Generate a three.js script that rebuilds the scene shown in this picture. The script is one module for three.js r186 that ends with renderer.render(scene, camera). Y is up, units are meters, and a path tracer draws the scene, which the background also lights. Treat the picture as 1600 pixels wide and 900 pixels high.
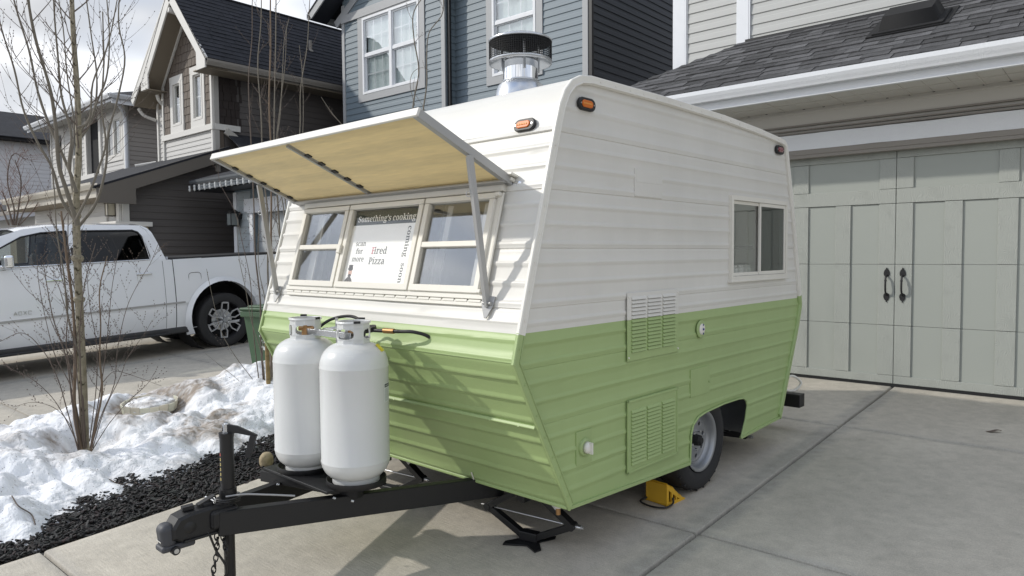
import * as THREE from 'three';
import { mergeGeometries, mergeVertices, toCreasedNormals } from 'three/addons/utils/BufferGeometryUtils.js';
import { RoundedBoxGeometry } from 'three/addons/geometries/RoundedBoxGeometry.js';

// ---------------------------------------------------------------- camera, sky, sun, exposure
const scene = new THREE.Scene();
const camera = new THREE.PerspectiveCamera(44.02, 1024 / 576, 0.05, 3000);
camera.rotation.order = 'YXZ';
camera.rotation.set(THREE.MathUtils.degToRad(-2.709), THREE.MathUtils.degToRad(41.05), THREE.MathUtils.degToRad(-0.4544));
camera.position.set(0, 1.7177, 0);
const renderer = new THREE.WebGLRenderer({ antialias: true });
renderer.setSize(1024, 576);
renderer.toneMapping = THREE.LinearToneMapping;
renderer.toneMappingExposure = 1.0;
renderer.shadowMap.enabled = true;

function rng(seed) {
  let a = seed >>> 0;
  return () => { a |= 0; a = a + 0x6D2B79F5 | 0; let t = Math.imul(a ^ a >>> 15, 1 | a); t = t + Math.imul(t ^ t >>> 7, 61 | t) ^ t; return ((t ^ t >>> 14) >>> 0) / 4294967296; };
}
// value noise, tileable with period p
function hash3(x, y, z) { let h = Math.imul(x, 374761393) ^ Math.imul(y, 668265263) ^ Math.imul(z, 2147483647 ^ 0x5bd1e995); h = Math.imul(h ^ h >>> 13, 1274126177); h ^= h >>> 16; return (h >>> 0) / 4294967296; }
const sm = t => t * t * (3 - 2 * t), mod = (a, n) => ((a % n) + n) % n, lerp = (a, b, t) => a + (b - a) * t, clamp = (x, a, b) => Math.min(b, Math.max(a, x));
const sstep = (a, b, x) => sm(clamp((x - a) / (b - a), 0, 1));
function vn2(x, y, p, s = 0) {
  const xi = Math.floor(x), yi = Math.floor(y), u = sm(x - xi), v = sm(y - yi), q = p || 1e6;
  const h = (i, j) => hash3(mod(i, q), mod(j, q), s);
  return lerp(lerp(h(xi, yi), h(xi + 1, yi), u), lerp(h(xi, yi + 1), h(xi + 1, yi + 1), u), v);
}
function vn3(x, y, z, s = 0) {
  const xi = Math.floor(x), yi = Math.floor(y), zi = Math.floor(z), u = sm(x - xi), v = sm(y - yi), w = sm(z - zi);
  const h = (i, j, k) => hash3(i + s * 57, j, k * 131 + 7);
  const l = k => lerp(lerp(h(xi, yi, k), h(xi + 1, yi, k), u), lerp(h(xi, yi + 1, k), h(xi + 1, yi + 1, k), u), v);
  return lerp(l(zi), l(zi + 1), w);
}
function fbm2(x, y, p, o = 5, s = 0) { let a = .5, r = 0, t = 0; for (let i = 0; i < o; i++) { r += a * vn2(x, y, p, s + i); t += a; a *= .5; x *= 2; y *= 2; if (p) p *= 2; } return r / t; }
function fbm3(x, y, z, o = 5, s = 0) { let a = .5, r = 0, t = 0; for (let i = 0; i < o; i++) { r += a * vn3(x, y, z, s + i); t += a; a *= .5; x *= 2.03; y *= 2.03; z *= 2.03; } return r / t; }

// sun direction measured from the awning's shadow: elevation 33 degrees, coming from the left front
const SUN = new THREE.Vector3(-0.642, 0.547, 0.538).normalize();
{
  const W = 1024, H = 512, data = new Float32Array(W * H * 4);
  for (let j = 0; j < H; j++) for (let i = 0; i < W; i++) {
    const th = (j + .5) / H * Math.PI - Math.PI / 2, ph = ((i + .5) / W - .5) * 2 * Math.PI;
    const d = [Math.cos(th) * Math.cos(ph), Math.sin(th), Math.cos(th) * Math.sin(ph)];
    const up = Math.max(d[1], 0);
    // clear air
    const k = Math.exp(-up * 3.2);
    let c = [lerp(.36, .66, k), lerp(.48, .74, k), lerp(.72, .84, k)];
    // broken cloud: a layer seen in perspective
    const q = 1 / (up + .22), cx = d[0] * q * 1.5 + 3.1, cz = d[2] * q * 1.5 - 1.7;
    const n = fbm3(cx, cz, .4, 6, 3), n2 = fbm3(cx * 2.3 + 5, cz * 2.3, 2.2, 5, 9);
    let m = sstep(.36, .56, n * .75 + n2 * .25);
    m = lerp(m, .95, sstep(.50, .08, up) * .75);
    const sd = Math.max(0, d[0] * SUN.x + d[1] * SUN.y + d[2] * SUN.z);
    const bright = lerp(.50, .98, sstep(.3, .75, n2)) * (1 + .75 * Math.pow(sd, 3));
    const cl = [bright * 1.0, bright * 1.005, bright * 1.015];
    c = c.map((x, a) => lerp(x, cl[a], m * .92));
    const glow = .5 * Math.pow(sd, 14);
    if (d[1] < -.01) c = [.30, .30, .30];
    const o = (j * W + i) * 4; const SK = 1.2; data[o] = (c[0] + glow) * SK; data[o + 1] = (c[1] + glow) * SK; data[o + 2] = (c[2] + glow) * SK; data[o + 3] = 1;
  }
  const t = new THREE.DataTexture(data, W, H, THREE.RGBAFormat, THREE.FloatType);
  t.mapping = THREE.EquirectangularReflectionMapping; t.magFilter = THREE.LinearFilter; t.minFilter = THREE.LinearFilter; t.needsUpdate = true;
  scene.background = t; scene.environment = t; scene.backgroundIntensity = 1; scene.environmentIntensity = 1;
}
const sun = new THREE.DirectionalLight(new THREE.Color(1.0, 0.955, 0.875), 2.4);
sun.position.copy(SUN).multiplyScalar(60).add(new THREE.Vector3(-6, 0, -5)); sun.target.position.set(-6, 0, -5);
sun.castShadow = true; sun.shadow.mapSize.set(4096, 4096); sun.shadow.radius = 2.4;
Object.assign(sun.shadow.camera, { left: -35, right: 35, top: 30, bottom: -30, near: 1, far: 140 });
scene.add(sun, sun.target);

// ---------------------------------------------------------------- naming helpers
const used = new Map();
function numbered(n) { const k = used.get(n) || 0; used.set(n, k + 1); return k ? n + '_' + String(k).padStart(3, '0') : n; }
function tag(o, label, category, group, kind) { if (label) o.userData.label = label; if (category) o.userData.category = category; if (group) o.userData.group = group; if (kind) o.userData.kind = kind; return o; }
function thing(name, label, category, pos = [0, 0, 0], ry = 0, group) {
  const o = new THREE.Group(); o.name = numbered(name); o.position.set(...pos); o.rotation.y = ry; scene.add(o);
  return tag(o, label, category, group);
}
function sub(parent, name, pos = [0, 0, 0], rot = [0, 0, 0]) { const g = new THREE.Group(); g.name = name; g.position.set(...pos); g.rotation.set(...rot); parent.add(g); return g; }
const isGeo = g => g && g.isBufferGeometry;
function norm(g) {
  let r = g.index ? g.toNonIndexed() : g;
  for (const k of Object.keys(r.attributes)) if (!['position', 'normal', 'uv', 'color'].includes(k)) r.deleteAttribute(k);
  if (!r.attributes.normal) r.computeVertexNormals();
  if (!r.attributes.uv) r.setAttribute('uv', new THREE.BufferAttribute(new Float32Array(r.attributes.position.count * 2), 2));
  return r;
}
function merge(list) { list = list.flat(Infinity).filter(isGeo).map(norm); if (list.some(g => g.attributes.color) && !list.every(g => g.attributes.color)) list.forEach(g => g.deleteAttribute('color')); return list.length === 1 ? list[0] : mergeGeometries(list); }
function boxUV(g, s = 1) { // uv in metres by the dominant axis of each face
  const p = g.attributes.position, n = g.attributes.normal, uv = new Float32Array(p.count * 2);
  for (let i = 0; i < p.count; i += 1) {
    const ax = Math.abs(n.getX(i)), ay = Math.abs(n.getY(i)), az = Math.abs(n.getZ(i));
    let u, v; if (ay > ax && ay > az) { u = p.getX(i); v = p.getZ(i); } else if (ax > az) { u = p.getZ(i); v = p.getY(i); } else { u = p.getX(i); v = p.getY(i); }
    uv[2 * i] = u * s; uv[2 * i + 1] = v * s;
  }
  g.setAttribute('uv', new THREE.BufferAttribute(uv, 2)); return g;
}
const SPLIT = new Set(['siding_board', 'downspout', 'rake_board', 'corner_board', 'gable_frieze', 'roof', 'belt_board', 'outer_rake', 'brick_pier', 'corner_trim', 'tray_bolt', 'gutter', 'vent_screw', 'door_casing', 'side_wall', 'jack_trunnion', 'bottom_moulding', 'jack_plate', 'shut_line', 'mirror', 'wheel_housing']);
function mk(parent, name, geos, mat, label, keepUV) {
  if (SPLIT.has(name) && Array.isArray(geos)) { const L = geos.flat(Infinity).filter(isGeo); if (L.length > 1) { let m; for (const g of L) m = mk(parent, name, g, mat, label, keepUV); return m; } }
  const g = merge([geos]); if (!keepUV) boxUV(g);
  const m = new THREE.Mesh(g, mat); m.name = parent === scene ? numbered(name) : name; m.castShadow = m.receiveShadow = true;
  if (label && parent !== scene) m.userData.label = label; parent.add(m); return m;
}
const stuff = m => { m.userData.kind = 'stuff'; return m; };
const structure = m => { m.userData.kind = 'structure'; return m; };
// geometry helpers
const M4 = (pos, rot = [0, 0, 0]) => new THREE.Matrix4().makeRotationFromEuler(new THREE.Euler(...rot)).setPosition(...pos);
function bx(w, h, d, x, y, z, r) { const g = new THREE.BoxGeometry(w, h, d); g.applyMatrix4(M4([x, y, z], r)); return g; }
function bxx(x0, x1, y0, y1, z0, z1) { return bx(Math.abs(x1 - x0), Math.abs(y1 - y0), Math.abs(z1 - z0), (x0 + x1) / 2, (y0 + y1) / 2, (z0 + z1) / 2); }
function rb(w, h, d, x, y, z, rad = .01, r, seg = 2) { const g = new RoundedBoxGeometry(w, h, d, seg, Math.min(rad, w / 2.01, h / 2.01, d / 2.01)); g.applyMatrix4(M4([x, y, z], r)); return g; }
function cy(r0, r1, h, x, y, z, r, n = 20, open = false) { const g = new THREE.CylinderGeometry(r0, r1, h, n, 1, open); g.applyMatrix4(M4([x, y, z], r)); return g; }
const V = (a) => new THREE.Vector3(...a);
function bar(p, q, w, h, ext = 0) { // rectangular bar from p to q, h measured as near to up as possible
  p = V(p); q = V(q); const d = q.clone().sub(p), L = d.length(); d.normalize();
  const side = new THREE.Vector3().crossVectors(d, Math.abs(d.y) > .95 ? new THREE.Vector3(1, 0, 0) : new THREE.Vector3(0, 1, 0)).normalize(), up = new THREE.Vector3().crossVectors(side, d);
  const g = new RoundedBoxGeometry(w, h, L + 2 * ext, 1, Math.min(w, h) * .08); g.applyMatrix4(new THREE.Matrix4().makeBasis(side, up, d.clone().negate()).setPosition(p.add(q).multiplyScalar(.5))); return g;
}
function rod(p, q, r, n = 10) { p = V(p); q = V(q); const d = q.clone().sub(p); const g = new THREE.CylinderGeometry(r, r, d.length(), n); g.applyMatrix4(new THREE.Matrix4().makeRotationFromQuaternion(new THREE.Quaternion().setFromUnitVectors(new THREE.Vector3(0, 1, 0), d.clone().normalize())).setPosition(p.add(q).multiplyScalar(.5))); return g; }
function tube(pts, r, seg = 24, n = 8, closed = false) { return new THREE.TubeGeometry(new THREE.CatmullRomCurve3(pts.map(V), closed), seg, r, n, closed); }
function lathe(pts, n = 32, x = 0, y = 0, z = 0, r) { const g = new THREE.LatheGeometry(pts.map(p => new THREE.Vector2(...p)), n); g.applyMatrix4(M4([x, y, z], r)); return g; }
function extr(pts, depth, bev = 0, holes = []) { const s = new THREE.Shape(pts.map(p => new THREE.Vector2(...p))); for (const h of holes) s.holes.push(new THREE.Path(h.map(p => new THREE.Vector2(...p)))); return new THREE.ExtrudeGeometry(s, { depth, bevelEnabled: bev > 0, bevelSize: bev, bevelThickness: bev, bevelSegments: 1, curveSegments: 12 }); }
function quadGeo(quads) { // list of 4-corner faces
  const p = []; for (const q of quads) for (const i of [0, 1, 2, 0, 2, 3]) p.push(...q[i]);
  const g = new THREE.BufferGeometry(); g.setAttribute('position', new THREE.BufferAttribute(new Float32Array(p), 3)); g.computeVertexNormals(); return g;
}
function polyOffset(pts, d) { // offset a closed polygon, positive = to its left side
  const n = pts.length, out = [];
  for (let i = 0; i < n; i++) { const a = pts[(i + n - 1) % n], b = pts[i], c = pts[(i + 1) % n];
    let n1 = [-(b[1] - a[1]), b[0] - a[0]], n2 = [-(c[1] - b[1]), c[0] - b[0]]; const l1 = Math.hypot(...n1) || 1, l2 = Math.hypot(...n2) || 1; n1 = n1.map(v => v / l1); n2 = n2.map(v => v / l2);
    const m = [n1[0] + n2[0], n1[1] + n2[1]], k = Math.max(.4, (m[0] * m[0] + m[1] * m[1]) / 2); out.push([b[0] + m[0] / k * d, b[1] + m[1] / k * d]); }
  return out;
}
function crossings(polys, y) { // sorted a-coordinates where the polygons cross height y
  const r = []; for (const P of polys) for (let i = 0; i < P.length; i++) { const a = P[i], b = P[(i + 1) % P.length]; if ((a[1] > y) !== (b[1] > y)) r.push(a[0] + (y - a[1]) / (b[1] - a[1]) * (b[0] - a[0])); }
  return r.sort((p, q) => p - q);
}
// a sheet filling the polygons (outline + holes, in (a, y)); place(a, y, level) gives the 3-D point
function sheet(polys, ys, place, na = 1) {
  const pos = [];
  for (let i = 0; i + 1 < ys.length; i++) {
    const y0 = ys[i], y1 = ys[i + 1]; if (y1 - y0 < 1e-5) continue; const e = (y1 - y0) * 1e-3;
    let A = crossings(polys, y0 + e), B = crossings(polys, y1 - e); if (A.length !== B.length) A = B = crossings(polys, (y0 + y1) / 2);
    for (let k = 0; k + 1 < A.length; k += 2) for (let s = 0; s < na; s++) {
      const t0 = s / na, t1 = (s + 1) / na;
      const p = [place(lerp(A[k], A[k + 1], t0), y0, i, 0), place(lerp(A[k], A[k + 1], t1), y0, i, 0), place(lerp(B[k], B[k + 1], t1), y1, i, 1), place(lerp(B[k], B[k + 1], t0), y1, i, 1)];
      for (const j of [0, 1, 2, 0, 2, 3]) pos.push(...p[j]);
    }
  }
  const g = new THREE.BufferGeometry(); g.setAttribute('position', new THREE.BufferAttribute(new Float32Array(pos), 3)); g.computeVertexNormals(); return g;
}
function smooth(g, ang = .6) { if (g.index) g = g.toNonIndexed(); const p = new THREE.BufferGeometry(); p.setAttribute('position', g.attributes.position.clone()); return toCreasedNormals(mergeVertices(p, 1e-4), ang); }

// ---------------------------------------------------------------- textures
function tex(size, f, srgb, rep = 1) { // f(u, v) -> [r, g, b] 0..1 (linear for bump, sRGB values for colour)
  const d = new Uint8Array(size * size * 4);
  for (let j = 0; j < size; j++) for (let i = 0; i < size; i++) { const c = f(i / size, j / size), o = (j * size + i) * 4; for (let k = 0; k < 3; k++) d[o + k] = clamp(Math.round((Array.isArray(c) ? c[k] : c) * 255), 0, 255); d[o + 3] = 255; }
  const t = new THREE.DataTexture(d, size, size); t.magFilter = THREE.LinearFilter; t.minFilter = THREE.LinearMipmapLinearFilter; t.generateMipmaps = true; t.wrapS = t.wrapT = THREE.RepeatWrapping; t.repeat.set(rep, rep);
  if (srgb) t.colorSpace = THREE.SRGBColorSpace; t.needsUpdate = true; return t;
}
const grey = (base, v) => base.map(b => b * v);
const tConc = tex(1024, (u, v) => { const r = hash3(Math.floor(u * 1024), Math.floor(v * 1024), 5); const a = fbm2(u * 6, v * 6, 6, 6, 1), b = fbm2(u * 40, v * 40, 40, 3, 7); const g = .90 + (a - .5) * .09 + (b - .5) * .10 + (r - .5) * .16 - (r > .988 ? .22 : 0); return grey([1, .985, .955], g); }, true, 1 / 2.3);
const tConcB = tex(512, (u, v) => .5 + (fbm2(u * 20, v * 110, 20, 2, 3) - .5) * .7 + (hash3(Math.floor(u * 512), Math.floor(v * 512), 8) - .5) * .35, false, 1 / 1.1);
const tPaint = tex(512, (u, v) => .5 + (fbm2(u * 7, v * 7, 7, 4, 2) - .5) * .9 + (hash3(Math.floor(u * 512), Math.floor(v * 512), 4) - .5) * .05, false, 1 / 1.6);
const tGrime = tex(512, (u, v) => { const a = fbm2(u * 5, v * 5, 5, 5, 11), b = fbm2(u * 26, v * 4, 26, 3, 12); return grey([1, .995, .98], .975 + (a - .5) * .06 + (b - .5) * .02); }, true, 1 / 2.1);
const tWood = tex(512, (u, v) => { const w = fbm2(u * 5, v * 3, 5, 3, 21) * 1.5; const g = Math.sin((u * 40 + w * 10) * 2 * Math.PI) * .5 + .5; return .5 + (g - .5) * .5 * fbm2(u * 8, v * 8, 8, 2, 22) * 2 + (fbm2(u * 120, v * 10, 120, 2, 23) - .5) * .4; }, false, 1 / .62);
const tShing = tex(512, (u, v) => { const r = hash3(Math.floor(u * 512), Math.floor(v * 512), 31), a = fbm2(u * 9, v * 9, 9, 4, 32); return grey([1, 1, 1.01], .72 + (r - .5) * .42 + (a - .5) * .3); }, true, 1 / .8);
const tBark = tex(256, (u, v) => { const a = fbm2(u * 4, v * 40, 4, 4, 41), b = fbm2(u * 10, v * 8, 10, 4, 42); const dark = sstep(.70, .80, fbm2(u * 6, v * 26, 6, 3, 43)) * .5; return [.80 + (a - .5) * .2 + (b - .5) * .25 - dark, .78 + (a - .5) * .2 + (b - .5) * .26 - dark, .70 + (a - .5) * .22 + (b - .5) * .3 - dark]; }, true);
const tPly = tex(512, (u, v) => { const w = fbm2(u * 2, v * 7, 2, 4, 51), f = fbm2(u * 14, v * 160, 14, 3, 52); const g = .92 + (w - .5) * .12 + (f - .5) * .08 + (sstep(.40, .5, (v * 8) % 1) - sstep(.9, 1, (v * 8) % 1)) * .035; return [g, g * .965, g * .88]; }, true, 1 / 1.2);
const tAlu = tex(256, (u, v) => .5 + (fbm2(u * 3, v * 60, 3, 3, 61) - .5) * .6, false, 1 / .3);
const tRubber = tex(256, (u, v) => .5 + (hash3(Math.floor(u * 256), Math.floor(v * 256), 71) - .5) * .6, false, 4);
const tSnow = tex(512, (u, v) => .5 + (fbm2(u * 24, v * 24, 24, 5, 81) - .5) * 1.1, false, 1 / .8);

const tSnowC = tex(512, (u, v) => { const s = hash3(Math.floor(u * 256), Math.floor(v * 256), 83), a = fbm2(u * 12, v * 12, 12, 5, 84), k = sstep(.5, .75, fbm2(u * 5, v * 5, 5, 4, 85)); const d = (s > .992 - .02 * k ? .35 : 0) + Math.max(0, .5 - a) * .22; return [1 - d, 1 - d * 1.02, 1 - d * 1.04]; }, true, 1 / 1.3);

// ---------------------------------------------------------------- materials (linear base colours)
const C = (r, g, b) => new THREE.Color().setRGB(r, g, b);
const mat = (c, rough = .6, o = {}) => new THREE.MeshStandardMaterial({ color: C(...c), roughness: rough, ...o });
const B = {
  white: mat([.71, .705, .685], .45, { bumpMap: tPaint, bumpScale: .003, map: tGrime }),
  green: mat([.36, .48, .215], .46, { bumpMap: tPaint, bumpScale: .003, map: tGrime }),
  trimWhite: mat([.80, .79, .755], .42, { map: tGrime }),
  frameWhite: mat([.78, .765, .72], .45, { map: tGrime }),
  ventBlack: mat([.010, .010, .011], .85),
  black: mat([.009, .009, .010], .42), blackMatte: mat([.013, .013, .014], .75), blackPlastic: mat([.014, .014, .016], .5),
  chassis: mat([.009, .009, .010], .5, { bumpMap: tPaint, bumpScale: .003 }),
  alu: mat([.40, .40, .395], .48, { metalness: .55, bumpMap: tAlu, bumpScale: .0004 }), steel: mat([.55, .56, .57], .3, { metalness: .9 }),
  chrome: mat([.82, .83, .85], .07, { metalness: 1 }), galv: mat([.58, .60, .63], .26, { metalness: .95, bumpMap: tPaint, bumpScale: .004 }),
  rimDark: mat([.42, .425, .44], .38, { metalness: .7 }), rim: mat([.33, .34, .355], .42, { metalness: .7 }), tyre: mat([.022, .022, .023], .82, { bumpMap: tRubber, bumpScale: .0006 }),
  tank: mat([.69, .71, .73], .26, { bumpMap: tPaint, bumpScale: .003, map: tGrime }), brass: mat([.45, .26, .12], .4, { metalness: .8 }),
  amber: new THREE.MeshPhysicalMaterial({ color: C(.62, .15, .012), roughness: .45 }), red: new THREE.MeshPhysicalMaterial({ color: C(.20, .012, .018), roughness: .18, clearcoat: 1 }),
  yellow: mat([.62, .36, .02], .45), ply: new THREE.MeshPhysicalMaterial({ color: C(.86, .76, .50), roughness: 1, map: tPly, transmission: .6, thickness: 0 }), hatchSkin: new THREE.MeshPhysicalMaterial({ color: C(.90, .88, .80), roughness: .9, transmission: .5, thickness: 0 }),
  glass: new THREE.MeshPhysicalMaterial({ color: C(.97, .98, .98), roughness: .02, transmission: 1, thickness: 0, ior: 2.25 }),
  clearGlass: new THREE.MeshPhysicalMaterial({ color: C(.99, .99, .99), roughness: .02, transmission: 1, thickness: 0, ior: 1.42 }),
  dimGlass: new THREE.MeshPhysicalMaterial({ color: C(.62, .66, .66), roughness: .02, transmission: 1, thickness: 0, ior: 1.52 }),
  tint: new THREE.MeshPhysicalMaterial({ color: C(.05, .055, .06), roughness: .02, transmission: 1, thickness: 0, ior: 1.52 }),
  conc: new THREE.MeshStandardMaterial({ color: C(.63, .60, .545), roughness: .88, map: tConc, bumpMap: tConcB, bumpScale: .0022, vertexColors: true }),
  concDark: mat([.06, .058, .055], .95), soil: mat([.03, .024, .02], .95), asphalt: mat([.06, .06, .062], .95, { map: tConc }),
  doorPanel: mat([.345, .365, .335], .55, { bumpMap: tPaint, bumpScale: .002 }), doorWood: mat([.355, .372, .343], .55, { bumpMap: tWood, bumpScale: .0020 }),
  houseWhite: mat([.45, .455, .44], .55), trimHouse: mat([.74, .76, .79], .5, { bumpMap: tWood, bumpScale: .001 }), soffit: mat([.58, .56, .52], .6), taupe: mat([.26, .24, .215], .6),
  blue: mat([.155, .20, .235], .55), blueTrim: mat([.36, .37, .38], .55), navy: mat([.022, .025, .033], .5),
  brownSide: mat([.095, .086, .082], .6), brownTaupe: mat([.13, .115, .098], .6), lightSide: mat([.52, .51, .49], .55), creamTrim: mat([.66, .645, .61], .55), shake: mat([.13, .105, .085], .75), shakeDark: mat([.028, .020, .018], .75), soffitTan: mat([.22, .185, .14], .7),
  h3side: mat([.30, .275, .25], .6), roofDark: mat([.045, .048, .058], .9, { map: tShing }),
  snow: new THREE.MeshStandardMaterial({ color: C(.86, .87, .89), roughness: .85, map: tSnowC, bumpMap: tSnow, bumpScale: .012, vertexColors: true }),
  bark: mat([.42, .39, .355], .85, { map: tBark }), twig: mat([.12, .092, .075], .8), barkBrown: mat([.18, .13, .09], .85), barkGrey: mat([.17, .15, .12], .85),
  sheer: mat([.20, .20, .19], .9),
  curtain: mat([.74, .82, .82], .8), dark: mat([.012, .012, .014], .9), interior: mat([.55, .53, .5], .8),
  truck: new THREE.MeshPhysicalMaterial({ color: C(.78, .80, .83), roughness: .25, clearcoat: 1, clearcoatRoughness: .04 }), truckTrim: mat([.04, .04, .042], .6),
  bin: mat([.055, .105, .055], .5), stone: mat([.30, .25, .17], .85, { bumpMap: tSnow, bumpScale: .006 }), wood: mat([.42, .33, .20], .75),
};
const gy = z => -.0468 * clamp(z, -16, 9);

// ---------------------------------------------------------------- printed surfaces
function canvasTex(w, h, draw) { const c = document.createElement('canvas'); c.width = w; c.height = h; draw(c.getContext('2d'), w, h); const t = new THREE.CanvasTexture(c); t.colorSpace = THREE.SRGBColorSpace; t.magFilter = THREE.LinearFilter; t.generateMipmaps = true; t.minFilter = THREE.LinearMipmapLinearFilter; return t; }
const LBL = {};
LBL.poster = new THREE.MeshStandardMaterial({ roughness: .7, map: canvasTex(1304, 1000, (g, W, H) => {
  g.fillStyle = '#fbfbf8'; g.fillRect(0, 0, W, H); g.fillStyle = '#2c3322'; g.fillRect(0, 0, W, 185);
  g.textAlign = 'center'; g.textBaseline = 'middle'; g.fillStyle = '#f4f2ea'; g.font = 'bold 108px serif'; g.fillText('Something\u2019s cooking', W / 2 - 10, 105);
  g.fillStyle = '#3a3f3c'; g.font = 'bold 92px serif'; g.fillText('scan', 245, 425); g.fillText('for', 245, 525); g.fillText('more', 245, 625);
  g.save(); g.translate(W - 165, 575); g.rotate(Math.PI / 2); g.font = 'bold 104px serif'; g.fillText('coming', -165, 0); g.fillText('soon', 220, 0); g.restore();
  g.font = 'bold 120px serif'; g.fillStyle = '#b04a5c'; g.fillText('F', 526, 520); g.fillStyle = '#3a3f3c'; g.fillText('ired', 668, 520); g.fillText('Pizza', 630, 650);
  // a small printed bust, plain
  g.fillStyle = '#4a4644'; g.beginPath(); g.moveTo(25, 985); g.quadraticCurveTo(60, 870, 130, 850); g.quadraticCurveTo(215, 860, 235, 985); g.fill();
  g.fillStyle = '#c9a596'; g.beginPath(); g.ellipse(142, 800, 40, 52, 0, 0, 7); g.fill(); g.fillStyle = '#3d3937'; g.beginPath(); g.ellipse(138, 752, 50, 26, 0, 0, 7); g.fill(); g.fillRect(96, 700, 82, 45); g.beginPath(); g.ellipse(140, 838, 34, 20, 0, 0, 7); g.fill();
}) });
LBL.tank = new THREE.MeshStandardMaterial({ roughness: .5, map: canvasTex(128, 320, (g, W, H) => { g.fillStyle = '#d9dcdc'; g.fillRect(0, 0, W, H); g.fillStyle = '#50555a'; g.fillRect(8, 12, W - 16, 60); g.fillStyle = '#d9dcdc'; g.font = 'bold 26px sans-serif'; g.fillText('WARN', 22, 52); g.fillStyle = '#8a8f92'; for (let y = 92; y < H - 12; y += 15) g.fillRect(12, y, W - 24 - (y * 7 % 30), 6); }) });
LBL.jack = new THREE.MeshStandardMaterial({ roughness: .5, map: canvasTex(64, 512, (g, W, H) => { g.fillStyle = '#141414'; g.fillRect(0, 0, W, H); for (let i = 0; i < 6; i++) { g.fillStyle = i < 1 ? '#a84634' : '#b9a867'; g.fillRect(14, 30 + i * 78, 36, 44); g.fillStyle = '#141414'; g.fillRect(22, 44 + i * 78, 20, 8); } }) });
LBL.badge = new THREE.MeshStandardMaterial({ roughness: .5, color: 0xffffff });

// ---------------------------------------------------------------- ground
{
  const xs = [-900, -60, -40, -30, -20, -14, -10, -7, -4, 0, 5, 12, 30, 60, 900], zs = [-900, -60, -30, -16, -12, -9, -6, -3, 0, 3, 6, 9, 14, 30, 900], q = [];
  for (let i = 0; i + 1 < xs.length; i++) for (let j = 0; j + 1 < zs.length; j++) { const P = (x, z) => [x, gy(z) - .16, z]; q.push([P(xs[i], zs[j]), P(xs[i], zs[j + 1]), P(xs[i + 1], zs[j + 1]), P(xs[i + 1], zs[j])]); }
  structure(tag(mk(scene, 'ground', quadGeo(q), mat([.20, .19, .17], .95)), 'packed earth ground below the driveways and houses', 'ground'));
  const rd = []; for (let i = 0; i < 30; i++) { const x0 = -60 + i * 4, P = (x, z) => [x, gy(9) - .10, z]; rd.push([P(x0, 9), P(x0, 17), P(x0 + 4, 17), P(x0 + 4, 9)]); }
  structure(tag(mk(scene, 'road', quadGeo(rd), B.asphalt), 'grey asphalt street at the foot of the driveways', 'road'));
}
// a concrete slab with tooled edges; poly corner list (x, z); grid vertices carry stains and the darker sealed borders
function slab(parent, x0, x1, z0, z1, opt = {}) {
  const st = opt.step || .05, r = .014, nx = Math.max(2, Math.round((x1 - x0) / st)), nz = Math.max(2, Math.round((z1 - z0) / st));
  const prof = n => { const a = [0, .004, .014]; const out = [...a]; for (let i = 1; i < n; i++) out.push(lerp(.014, 1, i / n)); return out; };
  const gx = [x0, x0 + .005, x0 + r], gz = [z0, z0 + .005, z0 + r];
  for (let i = 1; i < nx; i++) gx.push(lerp(x0 + r, x1 - r, i / nx)); gx.push(x1 - r, x1 - .005, x1);
  for (let i = 1; i < nz; i++) gz.push(lerp(z0 + r, z1 - r, i / nz)); gz.push(z1 - r, z1 - .005, z1);
  const e = x => x < 1e-6 ? -.035 : x < .0065 ? -.009 : 0;
  const pos = [], col = [], uv = [], idx = [];
  for (const z of gz) for (const x of gx) {
    const xl = opt.left ? x + opt.left(z) * clamp((x1 - x) / .6, 0, 1) : x;
    const ed = Math.min(e(x - x0), e(x1 - x), e(z - z0), e(z1 - z));
    const wav = (fbm2(xl * 1.1 + 9, z * 1.1, 0, 3, 91) - .5) * .006;
    pos.push(xl, gy(z) + ed + wav + (opt.dy || 0), z); uv.push(xl, z);
    let k = .93 + (fbm2(xl * .7 + 30, z * .7 + 12, 0, 5, 92) - .5) * .15;
    k += (fbm2(xl * 1.3 + 3, z * 7, 0, 4, 93) - .5) * .05 - .07 * sstep(.52, .66, fbm2(xl * 3.2 + 60, z * .35, 0, 4, 90)) * sstep(-2.4, -.6, xl);
    const bord = (d, w, n) => d < w ? (fbm2(xl * 14, z * 14, 0, 3, n) > .5 - .38 * (1 - d / w) ? 1 : .3) * sstep(w, w * .75, d) : 0;
    const b1 = Math.max(opt.bx0 ? bord(x - x0, .10, 94) : 0, opt.bx1 ? bord(x1 - x, .10, 95) : 0, opt.bz ? Math.max(bord(z - z0, .07, 96), bord(z1 - z, .07, 97)) * .7 : 0);
    const dark = sstep(.60, .78, fbm2(xl * 1.7 + 50, z * 1.7, 0, 5, 98)) * .06;
    const sp = fbm2(xl * 9, z * 9, 0, 2, 99) > .80 ? .07 : 0;
    k = k * (1 - .20 * b1) - dark - sp;
    col.push(k * (1 - .02 * b1), k, k * (1 + .035 * b1));
  }
  const w = gx.length;
  for (let j = 0; j + 1 < gz.length; j++) for (let i = 0; i + 1 < w; i++) { const a = j * w + i; idx.push(a, a + w, a + 1, a + 1, a + w, a + w + 1); }
  const g = new THREE.BufferGeometry(); g.setAttribute('position', new THREE.BufferAttribute(new Float32Array(pos), 3)); g.setAttribute('uv', new THREE.BufferAttribute(new Float32Array(uv), 2)); g.setAttribute('color', new THREE.BufferAttribute(new Float32Array(col), 3)); g.setIndex(idx); g.computeVertexNormals();
  const m = new THREE.Mesh(g, B.conc); m.name = 'slab'; m.castShadow = m.receiveShadow = true; parent.add(m); return m;
}
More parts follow.
